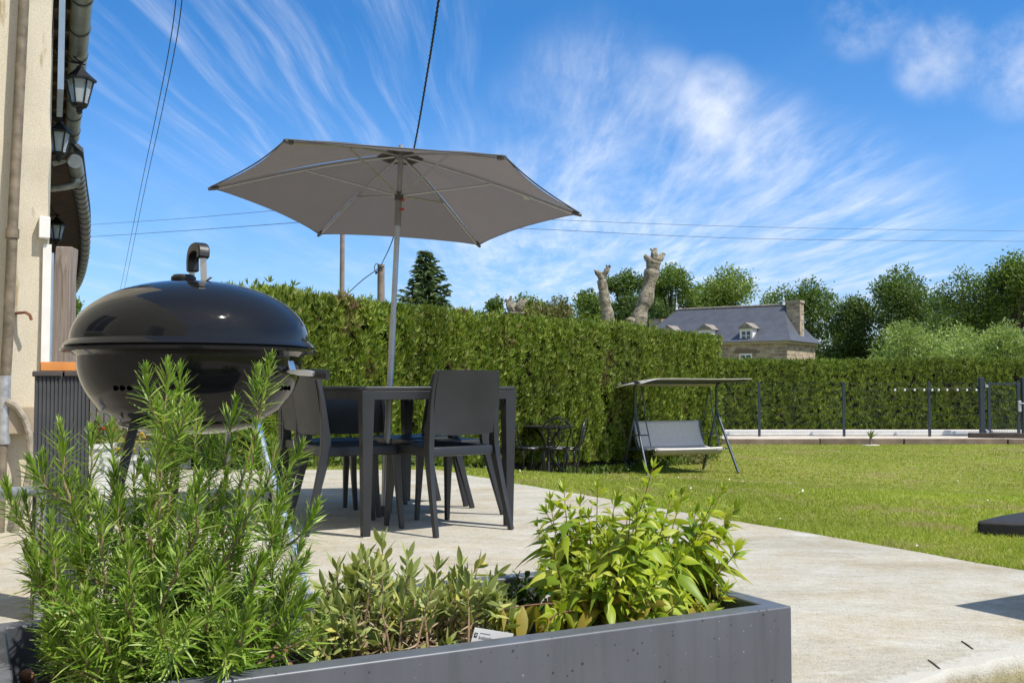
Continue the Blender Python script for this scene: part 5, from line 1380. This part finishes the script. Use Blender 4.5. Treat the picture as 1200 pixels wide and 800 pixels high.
for (y0, y1, n, ll, ww) in bands:
    y = np.sqrt(RNG.uniform(y0 ** 2, y1 ** 2, n * 3)); x = RNG.uniform(-.52, .55, n * 3) * y
    k = ok_grass(x, y); x = x[k][:n]; y = y[k][:n]; n_ = len(x)
    z = ground_z(x, y) - .002
    tuft = .5 + .5 * np.sin(x * 5.3 + 2 * np.sin(y * 3.1)) * np.sin(y * 6.1 + x)
    D = unit(rdir(n_) * 1.1 + np.array([0, 0, .8])); D[:, 2] = np.abs(D[:, 2])
    parts.append(strips(np.stack([x, y, z], 1), D, rdir(n_) * np.array([1, 1, .1]), rdir(n_) * ll * .4 * np.array([1, 1, .3]), ll * RNG.uniform(.5, 1.3, n_) * (.75 + .45 * tuft), ww * RNG.uniform(.7, 1.3, n_), (1, .75, .08)))
# longer fringe along the slab edge
n_ = 7000; tt = RNG.uniform(0, 1, n_); a = np.array((2.45, 3.66)); b = np.array((-.69, 9.35)); P = a + (b - a) * tt[:, None]; d = (b - a) / np.linalg.norm(b - a); nr = np.array([d[1], -d[0]])
P = P + nr * (.02 + np.abs(RNG.normal(size=(n_, 1))) * .05)
D = unit(rdir(n_) * .8 + np.array([0, 0, 1.]) - np.array([nr[0], nr[1], 0]) * .35); D[:, 2] = np.abs(D[:, 2])
parts.append(strips(np.stack([P[:, 0], P[:, 1], ground_z(P[:, 0], P[:, 1])], 1), D, rdir(n_) * np.array([1, 1, .1]), rdir(n_) * .014, RNG.uniform(.03, .06, n_), .0045, (1, .75, .08)))
V_, Q_ = merge(parts)
o = quads_obj('grass', V_, Q_, blade); setp(o, 'short mown lawn grass, green with drier yellow patches', 'grass', kind='stuff')
# daisies
n_ = 420; y = np.sqrt(RNG.uniform(4.2 ** 2, 21 ** 2, n_ * 4)); x = RNG.uniform(-.5, .55, n_ * 4) * y
cl = np.sin(x * 1.9 + 1) * np.sin(y * 1.3) + RNG.normal(size=len(x)) * .5
k = ok_grass(x, y) & (cl > .35); x = x[k][:n_]; y = y[k][:n_]; z = ground_z(x, y)
mb = MB()
for a, b, c in zip(x, y, z):
    r = RNG.uniform(.005, .0075); h = RNG.uniform(.022, .034); tx, ty = RNG.normal(size=2) * .4
    mb.add([(a + r * math.cos(q * math.pi / 4) * (1 if q % 2 else .8), b + r * math.sin(q * math.pi / 4), c + h + r * (tx * math.cos(q * math.pi / 4) + ty * math.sin(q * math.pi / 4))) for q in range(8)] + [(a, b, c + h - .004)], [(q, (q + 1) % 8, 8) for q in range(8)])
o = mb.build('daisies', plain('daisy_petals', (.78, .78, .74), .6)); setp(o, 'tiny white daisies scattered through the lawn', 'flowers', kind='stuff')
# weeds along the foot of the hedge
n_ = 2600; u = RNG.uniform(.4, 10.6, n_); off = np.abs(RNG.normal(size=n_)) * .14 + .02
x = hA[0] + hd[0] * u + hd[1] * off; y = hA[1] + hd[1] * u - hd[0] * off
D = unit(rdir(n_) + np.array([0, 0, .9])); D[:, 2] = np.abs(D[:, 2])
V_, Q_ = strips(np.stack([x, y, ground_z(x, y) + RNG.uniform(0, .10, n_)], 1), D, rdir(n_), rdir(n_) * .015, RNG.uniform(.04, .09, n_), .028, (.3, 1, .1))
o = quads_obj('weeds', V_, Q_, leafmat('weed_leaf', [(0, (.06, .10, .02)), (1, (.13, .18, .03))], .3)); setp(o, 'leafy green weeds along the foot of the tall hedge', 'weeds', kind='stuff')
# ------------------------------------------------------------------ planter with herbs
UU = Vector((.885, .4655, 0)).normalized(); VV = Vector((-UU.y, UU.x, 0))
NR = Vector((.4335, 1.602, 0)); PL_, PW_ = 1.115, .445; RZ = .42; GB = -.15
NLp = NR - UU * PL_
def pl(a, b, z=0.0): return NLp + UU * a + VV * b + Vector((0, 0, z))
stonew, nt_, bs_, out_ = newmat('fibre_stone_grey')
v_ = objvec(nt_); n_a = noise(nt_, 5, 4, vec=v_); vo = nt_.nodes.new('ShaderNodeTexVoronoi'); vo.inputs['Scale'].default_value = 130; vo.inputs['Randomness'].default_value = 1.0; nt_.links.new(v_, vo.inputs['Vector'])
n_p = noise(nt_, 5.0, 3, vec=v_)
c1 = ramp(nt_, n_a.outputs['Fac'], [(.3, (.080, .087, .102)), (.7, (.098, .106, .122))])
sc_ = nt_.nodes.new('ShaderNodeSeparateColor'); nt_.links.new(vo.outputs['Color'], sc_.inputs[0])
def mnode(op, a, b):
    q = nt_.nodes.new('ShaderNodeMath'); q.operation = op
    for i, x in enumerate((a, b)):
        if isinstance(x, (int, float)): q.inputs[i].default_value = x
        else: nt_.links.new(x, q.inputs[i])
    return q.outputs[0]
# pits: only some cells carry one, sizes vary
rad_ = mnode('MULTIPLY', mnode('POWER', sc_.outputs[0], 3.2), .30)
pit = mnode('LESS_THAN', vo.outputs['Distance'], rad_)
sel = mnode('MULTIPLY', pit, mnode('GREATER_THAN', n_p.outputs['Fac'], .36))
isw = mnode('GREATER_THAN', sc_.outputs[1], .62)
pc_ = mixc(nt_, isw, (.034, .036, .040), (.165, .175, .19))
c1 = mixc(nt_, sel, c1, pc_)
n_st = noise(nt_, 1.0, 5, .7, vec=objvec(nt_, (26, 26, 1.6)))
c1 = mixc(nt_, 1.0, c1, ramp(nt_, n_st.outputs['Fac'], [(.30, (.80, .82, .80)), (.5, (1, 1, 1)), (.72, (1.10, 1.11, 1.12))]), 'MULTIPLY')
nt_.links.new(c1, bs_.inputs['Base Color']); bs_.inputs['Roughness'].default_value = .42; bs_.inputs['Specular IOR Level'].default_value = .5
inv = mnode('SUBTRACT', 1.0, pit)
bump(nt_, bs_, inv, .5, .003)
planter = thing('planter', 'long dark grey planter with pitted stone finish in the foreground', 'planter', pl(PL_ / 2, PW_ / 2, GB), math.atan2(UU.y, UU.x))
T_ = .034
mb = MB()
def rect(o, z): return [pl(o, o, z), pl(PL_ - o, o, z), pl(PL_ - o, PW_ - o, z), pl(o, PW_ - o, z)]
rings = [rect(.006, GB), rect(0, GB + .02), rect(0, RZ), rect(T_, RZ), rect(T_, .20)]
vs = [p for r in rings for p in r]; fs = []
for k in range(4):
    for i in range(4): fs.append((k * 4 + i, k * 4 + (i + 1) % 4, (k + 1) * 4 + (i + 1) % 4, (k + 1) * 4 + i))
fs += [(3, 2, 1, 0), (16, 17, 18, 19)]
mb.add(vs, fs); mb.build('body', stonew, planter, bevel=.0035, seg=3)
soil_m = plain('potting_soil', (.028, .019, .013), .95, var=.5, scale=60, bmp=1.0, bscale=70, bdist=.02)
SZ_ = .345
ga = np.linspace(T_ + .001, PL_ - T_ - .001, 60); gb = np.linspace(T_ + .001, PW_ - T_ - .001, 24)
vs = []; fs = []
for i, a in enumerate(ga):
    for j, b in enumerate(gb): vs.append(pl(a, b, SZ_ + .010 * math.sin(a * 9) * math.sin(b * 11) + RNG.normal() * .003 + .012 * math.exp(-(b - .05) ** 2 / .004)))
for i in range(59):
    for j in range(23): q = i * 24 + j; fs.append((q, q + 24, q + 25, q + 1))
MB().add(vs, fs).build('soil', soil_m, planter, smooth=True)
mb = MB()
for i in range(130):
    a = RNG.uniform(.26, .50) if i < 70 else RNG.uniform(.05, 1.07); b = RNG.uniform(.045, .13) if i < 70 else RNG.uniform(.05, .38); r = RNG.uniform(.006, .011)
    mb.lathe([(r * math.sin(k * math.pi / 6) + .0004, -r * math.cos(k * math.pi / 6) * .85) for k in range(7)], 9, pl(a, b, SZ_ + .018 + r * .4), Matrix.Rotation(RNG.uniform(0, 6), 3, Vector(rdir(1)[0])))
o = mb.build('clay_pebbles', plain('clay_pebble', (.30, .135, .075), .85, var=.35, scale=20, bmp=.3), smooth=True)
setp(o, 'reddish clay pebbles strewn over the planter soil', 'pebbles', kind='stuff')

stem_green = plain('young_stem', (.20, .19, .08), .7, var=.3, scale=30)
stem_wood = plain('woody_stem', (.25, .17, .10), .85, var=.35, scale=30, bmp=.4, bscale=200)
stem_red = plain('reddish_stem', (.14, .060, .035), .6, var=.3, scale=30)
def bez(p0, p1, p2, n):
    return [p0 * (1 - t) ** 2 + p1 * 2 * t * (1 - t) + p2 * t * t for t in [i / (n - 1) for i in range(n)]]

# --- rosemary
ros_m = leafmat('rosemary_needle', [(0, (.075, .15, .015)), (.35, (.155, .265, .028)), (.75, (.245, .355, .050)), (1, (.37, .44, .14))], .30, .36, 9, .18, spec=.4)
ros = thing('rosemary', 'tall bushy rosemary with upright needle covered shoots, leftmost herb in the planter', 'herb', pl(.19, .20, SZ_))
tips = [(196, 430, 1.40), (211, 436, 1.44), (316, 423, 1.46), (275, 472, 1.50), (71, 503, 1.34), (50, 538, 1.32), (106, 508, 1.42), (131, 502, 1.46), (40, 645, 1.28), (352, 640, 1.42), (336, 560, 1.45), (366, 700, 1.38), (164, 540, 1.52), (247, 520, 1.52), (300, 500, 1.40), (60, 612, 1.24), (338, 612, 1.46), (66, 705, 1.17), (118, 600, 1.25), (90, 560, 1.50), (185, 520, 1.30), (235, 560, 1.28), (280, 590, 1.28), (330, 590, 1.35), (150, 650, 1.16), (210, 640, 1.18), (255, 670, 1.18), (75, 690, 1.14), (305, 655, 1.26), (95, 745, 1.12), (110, 720, 1.12), (345, 725, 1.30), (185, 730, 1.12), (230, 480, 1.56), (140, 580, 1.38), (320, 520, 1.52), (265, 560, 1.45), (205, 470, 1.5), (30, 585, 1.34), (345, 670, 1.34), (290, 720, 1.2), (225, 600, 1.36), (175, 590, 1.28)]
for i in range(16): tips.append((RNG.uniform(95, 310), RNG.uniform(580, 770), RNG.uniform(1.14, 1.5)))
nP = []; nD = []; nS = []; nC = []; nL = []; nW = []
st = MB()
def ros_stem(path, r0, lead=.16, thick=1.0):
    # path: list of Vectors base->tip
    L_ = sum((path[i + 1] - path[i]).length for i in range(len(path) - 1))
    s = 0; k = 0; a0 = RNG.uniform(0, 6)
    seg = [(path[i + 1] - path[i]).length for i in range(len(path) - 1)]; cum = np.concatenate([[0], np.cumsum(seg)])
    d = L_ * lead
    while d < L_:
        i = min(int(np.searchsorted(cum, d) - 1), len(seg) - 1); i = max(i, 0)
        f = (d - cum[i]) / max(seg[i], 1e-6); p = path[i].lerp(path[i + 1], f); t = (path[i + 1] - path[i]).normalized()
        rem = L_ - d
        e1 = t.orthogonal().normalized(); e2 = t.cross(e1)
        q = min(1, rem / .05); ang = math.radians(15 + 50 * q + RNG.normal() * 14)
        ln = (.013 + .020 * min(1, rem / .03)) * RNG.uniform(.7, 1.2) * (.85 if rem > .25 else 1)
        nn_ = 3 if RNG.uniform() < .5 else 2
        if rem > .22 and RNG.uniform() < .35: nn_ = 1
        for j in range(nn_):
            a = a0 + k * 1.7 + j * 2 * math.pi / nn_ + RNG.normal() * .3; ra = e1 * math.cos(a) + e2 * math.sin(a)
            nP.append(p + ra * .0015); nD.append(t * math.cos(ang) + ra * math.sin(ang)); nS.append(t.cross(ra)); nC.append(t * ln * .22 * RNG.normal(.5, .6) + Vector((0, 0, -.10 * ln))); nL.append(ln); nW.append(.0027 * RNG.uniform(.75, 1.25))
        d += .0046 * RNG.uniform(.8, 1.2) * (.62 if rem < .05 else 1); k += 1
    # terminal tuft
    tip = path[-1]; t = (path[-1] - path[-2]).normalized(); e1 = t.orthogonal().normalized(); e2 = t.cross(e1)
    for j in range(9):
        a = j * 2.4; ang = math.radians(6 + 4.0 * (8 - j)); ra = e1 * math.cos(a) + e2 * math.sin(a); nP.append(tip); nD.append(t * math.cos(ang) + ra * math.sin(ang)); nS.append(t.cross(ra)); nC.append(Vector((0, 0, 0))); nL.append(RNG.uniform(.012, .022)); nW.append(.0027)
    st.tube(path, [r0 * (1 - .75 * i / (len(path) - 1)) for i in range(len(path))], 6)
for (px, py, y) in tips:
    tip = at(px, py, y); b = pl(.19 + RNG.normal() * .05, .20 + RNG.normal() * .05, SZ_)
    hor = Vector((tip.x - b.x, tip.y - b.y, 0))
    c_ = b + hor * RNG.uniform(.62, .95) + Vector((0, 0, (tip.z - b.z) * RNG.uniform(.2, .45)))
    if tip.z - b.z < .12: c_ = b + hor * .5 + Vector((0, 0, .07))
    path = bez(b, c_, tip, 14)
    path = [path[0]] + [p + Vector((RNG.normal(), RNG.normal(), 0)) * .0022 for p in path[1:-1]] + [path[-1]]
    ros_stem(path, .0040)
    for j in range(RNG.integers(1, 4)):
        i = RNG.integers(5, 12); p = path[i]; t = (path[i + 1] - path[i]).normalized(); o_ = Vector(rdir(1)[0]); o_ = (o_ - t * o_.dot(t)).normalized()
        ln = RNG.uniform(.03, .085); e_ = p + (t * .75 + o_ * .55 + Vector((0, 0, .25))).normalized() * ln
        ros_stem(bez(p, p + o_ * ln * .4 + t * ln * .3, e_, 7), .0016, .05)
arr = lambda q: np.array([tuple(v) for v in q])
V_, Q_ = strips(arr(nP), arr(nD), arr(nS), arr(nC), np.array(nL), np.array(nW), (.55, 1., .95, .18), fold=-.22)
print('needles', len(nP))
quads_obj('needles', V_, Q_, ros_m, ros)
st.build('stems', stem_wood, ros, smooth=True)

# --- generic leafy shoots
class Leaves:
    def __init__(s): s.P = []; s.D = []; s.S = []; s.C = []; s.L = []; s.W = []
    def add(s, p, d, side, c, l, w): s.P.append(tuple(p)); s.D.append(tuple(d)); s.S.append(tuple(side)); s.C.append(tuple(c)); s.L.append(l); s.W.append(w)
    def build(s, name, m, parent, prof, fold): 
        V, Q = strips(np.array(s.P), np.array(s.D), np.array(s.S), np.array(s.C), np.array(s.L), np.array(s.W), prof, fold)
        return quads_obj(name, V, Q, m, parent)
LANCE = (.12, .62, .95, 1.0, .82, .5, .22, .03); OVAL = (.30, .45, .8, 1.0, 1.0, .82, .5, .08)
def along(path, d):
    for i in range(len(path) - 1):
        s = (path[i + 1] - path[i]).length
        if d <= s or i == len(path) - 2: return path[i].lerp(path[i + 1], min(1, d / s)), (path[i + 1] - path[i]).normalized()
        d -= s
def plen(path): return sum((path[i + 1] - path[i]).length for i in range(len(path) - 1))

# --- lemon verbena
ver_m = leafmat('verbena_leaf', [(0, (.14, .23, .018)), (.35, (.26, .37, .027)), (.8, (.40, .475, .046)), (1, (.50, .53, .09))], .42, .42, 7, .15, spec=.35, tboost=(1.2, 1.15, .5))
ver_y = leafmat('verbena_yellow', [(0, (.30, .24, .03)), (.6, (.26, .26, .04)), (1, (.36, .20, .05))], .4, .5, 7, .15)
ver = thing('lemon_verbena', 'bright lime green leafy herb with drooping pointed leaves at the right end of the planter', 'herb', pl(.92, .22, SZ_))
vl = Leaves(); vy = Leaves(); vs_ = MB()
vt = [(765, 548, 1.74), (700, 572, 1.78), (661, 574, 1.70), (722, 585, 1.82), (800, 577, 1.80), (846, 574, 1.82), (862, 596, 1.76), (735, 604, 1.62), (690, 604, 1.68), (778, 612, 1.62), (640, 600, 1.70), (866, 640, 1.70), (852, 690, 1.64), (826, 620, 1.66), (648, 640, 1.60), (672, 628, 1.84), (712, 628, 1.58), (755, 640, 1.56), (800, 650, 1.58), (690, 655, 1.56), (832, 660, 1.80), (745, 590, 1.86), (785, 585, 1.88), (645, 585, 1.80), (680, 590, 1.78), (815, 600, 1.76), (728, 660, 1.54), (770, 672, 1.54), (700, 690, 1.56), (665, 690, 1.58), (800, 700, 1.56), (835, 716, 1.58), (742, 708, 1.54), (760, 622, 1.72), (718, 612, 1.72), (792, 628, 1.72)]
for i in range(12): vt.append((RNG.uniform(650, 850), RNG.uniform(585, 650), RNG.uniform(1.58, 1.84)))
def ver_shoot(path, r, lead, scale, droop, hangs=False):
    Lp = plen(path); d = Lp * lead; k = 0
    while d < Lp:
        p, t = along(path, d); rem = Lp - d
        e1 = t.orthogonal().normalized(); e2 = t.cross(e1)
        q = min(1, rem / .07); ln = (.025 + .050 * q) * RNG.uniform(.7, 1.2) * scale; w = ln * RNG.uniform(.27, .35)
        for j in range(3):
            a = k * 1.05 + j * 2.094 + RNG.normal() * .25; ra = e1 * math.cos(a) + e2 * math.sin(a)
            ang = math.radians(35 + 32 * q + RNG.normal() * 10); D = t * math.cos(ang) + ra * math.sin(ang)
            if hangs: D = D * .5 + Vector((0, 0, -.7))
            C_ = Vector((0, 0, -1)) * ln * droop * (.25 + .65 * q) * RNG.uniform(.5, 1.4)
            sd = t.cross(ra) + Vector(rdir(1)[0]) * .25
            low = p.z < SZ_ + .09
            (vy if low and RNG.uniform() < .5 else vl).add(p + ra * .001, D, sd, C_, ln, w)
        d += (.011 + .011 * q) * RNG.uniform(.8, 1.2); k += 1
    t = (path[-1] - path[-2]).normalized(); e1 = t.orthogonal().normalized(); e2 = t.cross(e1)
    for j in range(5):
        a = j * 1.3; ra = e1 * math.cos(a) + e2 * math.sin(a); vl.add(path[-1], t * .85 + ra * .45, t.cross(ra), ra * .002, RNG.uniform(.012, .024) * scale, .005)
    vs_.tube(path, [r * (1 - .7 * i / (len(path) - 1)) for i in range(len(path))], 6)
for (px, py, y) in vt:
    tip = at(px, py, y); b = pl(.915 + RNG.normal() * .045, .215 + RNG.normal() * .04, SZ_); hor = Vector((tip.x - b.x, tip.y - b.y, 0))
    c_ = b + hor * RNG.uniform(.55, .9) + Vector((0, 0, (tip.z - b.z) * RNG.uniform(.3, .5)))
    path = bez(b, c_, tip, 12); ver_shoot(path, .0021, .28, 1.0, 1.0)
    for j in range(3):
        i = RNG.integers(4, 9); p = path[i]; t = (path[i + 1] - path[i]).normalized(); o_ = Vector(rdir(1)[0]); o_ = (o_ - t * o_.dot(t)).normalized(); ln = RNG.uniform(.03, .07)
        ver_shoot(bez(p, p + o_ * ln * .6, p + o_ * ln * .8 + Vector((0, 0, ln * .6)), 6), .0011, .3, .72, 1.0)
# one low branch trailing to the left over the soil
lb_ = bez(at(700, 712, 1.62), at(640, 700, 1.57), at(583, 716, 1.50), 10); ver_shoot(lb_, .0022, .2, .95, .5, True)
lb_ = bez(at(690, 716, 1.60), at(655, 712, 1.54), at(640, 728, 1.50), 8); ver_shoot(lb_, .0018, .2, .7, .5, False)
vl.build('leaves', ver_m, ver, LANCE, .16); vy.build('yellowed_leaves', ver_y, ver, LANCE, .14); vs_.build('stems', stem_red, ver, smooth=True)
# small dark green herb between sage and verbena
mint = thing('mint', 'small dark green leafy herb squeezed between the sage and the verbena', 'herb', pl(.74, .33, SZ_))
ml = Leaves(); ms = MB()
for i in range(9):
    b = pl(.74 + RNG.normal() * .02, .34 + RNG.normal() * .02, SZ_); tip = at(RNG.uniform(608, 640), RNG.uniform(668, 705), RNG.uniform(1.74, 1.82)); path = bez(b, b.lerp(tip, .5) + Vector((0, 0, .02)), tip, 8); Lp = plen(path); d = .02; k = 0
    while d < Lp:
        p, t = along(path, d); e1 = t.orthogonal().normalized(); e2 = t.cross(e1)
        for j in range(2):
            a = k * 1.57 + j * math.pi; ra = e1 * math.cos(a) + e2 * math.sin(a); ln = RNG.uniform(.014, .024); ml.add(p, t * .4 + ra, t.cross(ra), Vector((0, 0, -.25 * ln)), ln, ln * .5)
        d += .011; k += 1
    ms.tube(path, .001, 5)
ml.build('leaves', leafmat('mint_leaf', [(0, (.03, .075, .015)), (1, (.07, .14, .025))], .3, .4, 9, .2), mint, OVAL, .12); ms.build('stems', stem_green, mint)

# --- sage
sage_m = leafmat('sage_leaf', [(0, (.16, .20, .06)), (.4, (.27, .32, .095)), (.8, (.37, .41, .16)), (1, (.50, .46, .11))], .25, .62, 9, .16, spec=.25)
sage_b = leafmat('sage_dry_leaf', [(0, (.15, .10, .06)), (.5, (.30, .22, .14)), (1, (.42, .33, .22))], .15, .8, 9, .2)
sg = thing('sage', 'low grey green sage bush with dry brown lower leaves, mid planter', 'herb', pl(.53, .20, SZ_))
sl2 = Leaves(); sb = Leaves(); ss = MB()
def sage_top(px):   # height profile of the bush
    return np.interp(px, [355, 385, 430, 470, 510, 540, 580, 600], [742, 680, 646, 660, 676, 670, 680, 710])
for i in range(185):
    px = RNG.uniform(362, 598); dpt = RNG.uniform(0, 1)
    y_ = np.interp(px, [360, 600], [1.36, 1.52]) + dpt * .26 - .02; top = sage_top(px)
    py = top + 10 + RNG.uniform(0, 1) ** 1.3 * (105 if dpt < .5 else 55)
    if i < 12:
        px, py, y_ = [(447, 640, 1.66), (395, 668, 1.55), (478, 655, 1.68), (512, 668, 1.70), (560, 665, 1.72), (580, 675, 1.70), (425, 655, 1.6), (540, 665, 1.64), (380, 690, 1.5), (500, 690, 1.55), (460, 700, 1.5), (588, 700, 1.66)][i]
    tip = at(px, py, y_); 
    b = pl(.53, .20, SZ_); hor = Vector((tip.x - b.x, tip.y - b.y, 0)); b = b + hor * .75 + Vector((RNG.normal() * .02, RNG.normal() * .02, 0))
    path = bez(b, b + Vector((0, 0, max(.02, tip.z - b.z) * .5)) + hor * .05, tip, 7); Lp = plen(path); ss.tube(path, [.0022, .002, .002, .0018, .0016, .0014, .0012], 5)
    k = 0; d = .012
    while d < Lp:
        p, t = along(path, d); rem = Lp - d; e1 = t.orthogonal().normalized(); e2 = t.cross(e1)
        dry = rem > .038
        for j in range(2):
            a = k * 1.57 + j * math.pi + RNG.normal() * .3; ra = e1 * math.cos(a) + e2 * math.sin(a); ln = RNG.uniform(.018, .038) * (.75 if rem < .008 else 1); 
            if dry:
                if RNG.uniform() < .75: sb.add(p, ra * .8 + Vector((0, 0, -.5)) + Vector(rdir(1)[0]) * .4, t.cross(ra), Vector(rdir(1)[0]) * ln * .4, ln * .8, ln * .22)
            else: sl2.add(p, t * RNG.uniform(.5, 1.2) + ra, t.cross(ra) + Vector(rdir(1)[0]) * .3, Vector((0, 0, -.18 * ln)) + Vector(rdir(1)[0]) * ln * .12, ln, ln * RNG.uniform(.26, .34))
        d += .0085; k += 1
    for j in range(4):
        a = j * 1.57 + .5; ra = e1 * math.cos(a) + e2 * math.sin(a); ln = RNG.uniform(.018, .034); sl2.add(tip, t * 1.0 + ra * .45, t.cross(ra), ra * ln * .12, ln, ln * .28)
print('sage', len(sl2.P), 'verb', len(vl.P))
sl2.build('leaves', sage_m, sg, OVAL, .13); sb.build('dry_leaves', sage_b, sg, OVAL, .25); ss.build('stems', stem_wood, sg)

# --- plant labels
q0 = at(551, 754, 1.425); t = thing('plant_label', 'white plant label with a dark square mark poking up behind the planter rim', 'plant label', q0)
ex = (at(604, 762, 1.47) - q0); ex.normalize(); ez = Vector((.0, -.12, 1)).normalized(); ez = (ez - ex * ez.dot(ex)).normalized(); ey = ez.cross(ex)
Ml = Matrix((ex, ey, ez)).transposed()
def lp(x, z, o=0.0): return q0 + ex * x + ez * z + ey * o
c_ = lp(.034, .006); MB().box(c_, (.068, .0012, .034), M=Ml).build('card', white_p, t)
dark_ink = plain('label_ink', (.02, .02, .022), .6)
mb = MB(); mb.box(lp(.0045, .0135, -.0008), (.0055, .0006, .0062), M=Ml)
mb.build('emblem', dark_ink, t)
mb = MB(); mb.box(lp(.0045, .0147, -.0013), (.0030, .0004, .0008), M=Ml); mb.box(lp(.0045, .0125, -.0013), (.0030, .0004, .0008), M=Ml); mb.build('emblem_mark', white_p, t)
mb = MB(); x = .011
for i in range(15):
    w_ = RNG.uniform(.0006, .0013); h_ = .0030 if i not in (0, 5, 11) else .0042
    mb.box(lp(x, .0105 + h_ / 2 - .0015, -.0008), (w_, .0004, h_), M=Ml); x += w_ + .0006
mb.box(lp(.020, .0170, -.0008), (.018, .0004, .0007), M=Ml)
mb.build('lettering', plain('label_lettering', (.20, .21, .24), .6), t)
q1 = at(652, 699, 1.69); t = thing('plant_sleeve', 'green and white printed plastic plant sleeve half hidden among the verbena leaves', 'plant label', q1)
MB().box(q1, (.058, .0016, .058), Rd(20)).build('card', plain('label_green', (.02, .17, .075), .35), t)
M20 = Matrix.Rotation(Rd(20), 3, 'Z')
def s1(x, z, o=-.0016): return q1 + M20 @ Vector((x, o, z))
MB().box(s1(-.004, -.004), (.050, .0012, .017), Rd(20)).build('white_band', white_p, t)
mb = MB()
for i in range(9): mb.box(s1(-.024 + i * .0052, -.004 + .003 * (i % 3 - 1), -.0028), (.0032, .0008, .006 + .002 * (i % 2)), Rd(20))
mb.build('print', dark_ink, t)
# two twigs on the slab
mb = MB()
for (a, b) in (((1088, 773), (1101, 783)), ((1127, 751), (1140, 760))):
    def grd(px, py):
        r = at(px, py, 1.0) - Vector((0, 0, H)); k = (0.001 - H) / r.z; return Vector((0, 0, H)) + r * k
    o = MB().tube([grd(*a), grd(*a).lerp(grd(*b), .5) + Vector((.001, 0, .001)), grd(*b)], .0026, 8).build('twig', bark, smooth=True); setp(o, 'small dark twig on the concrete near the broken slab edge, ' + ('nearer one' if a[0] == 1088 else 'farther one'), 'twig')
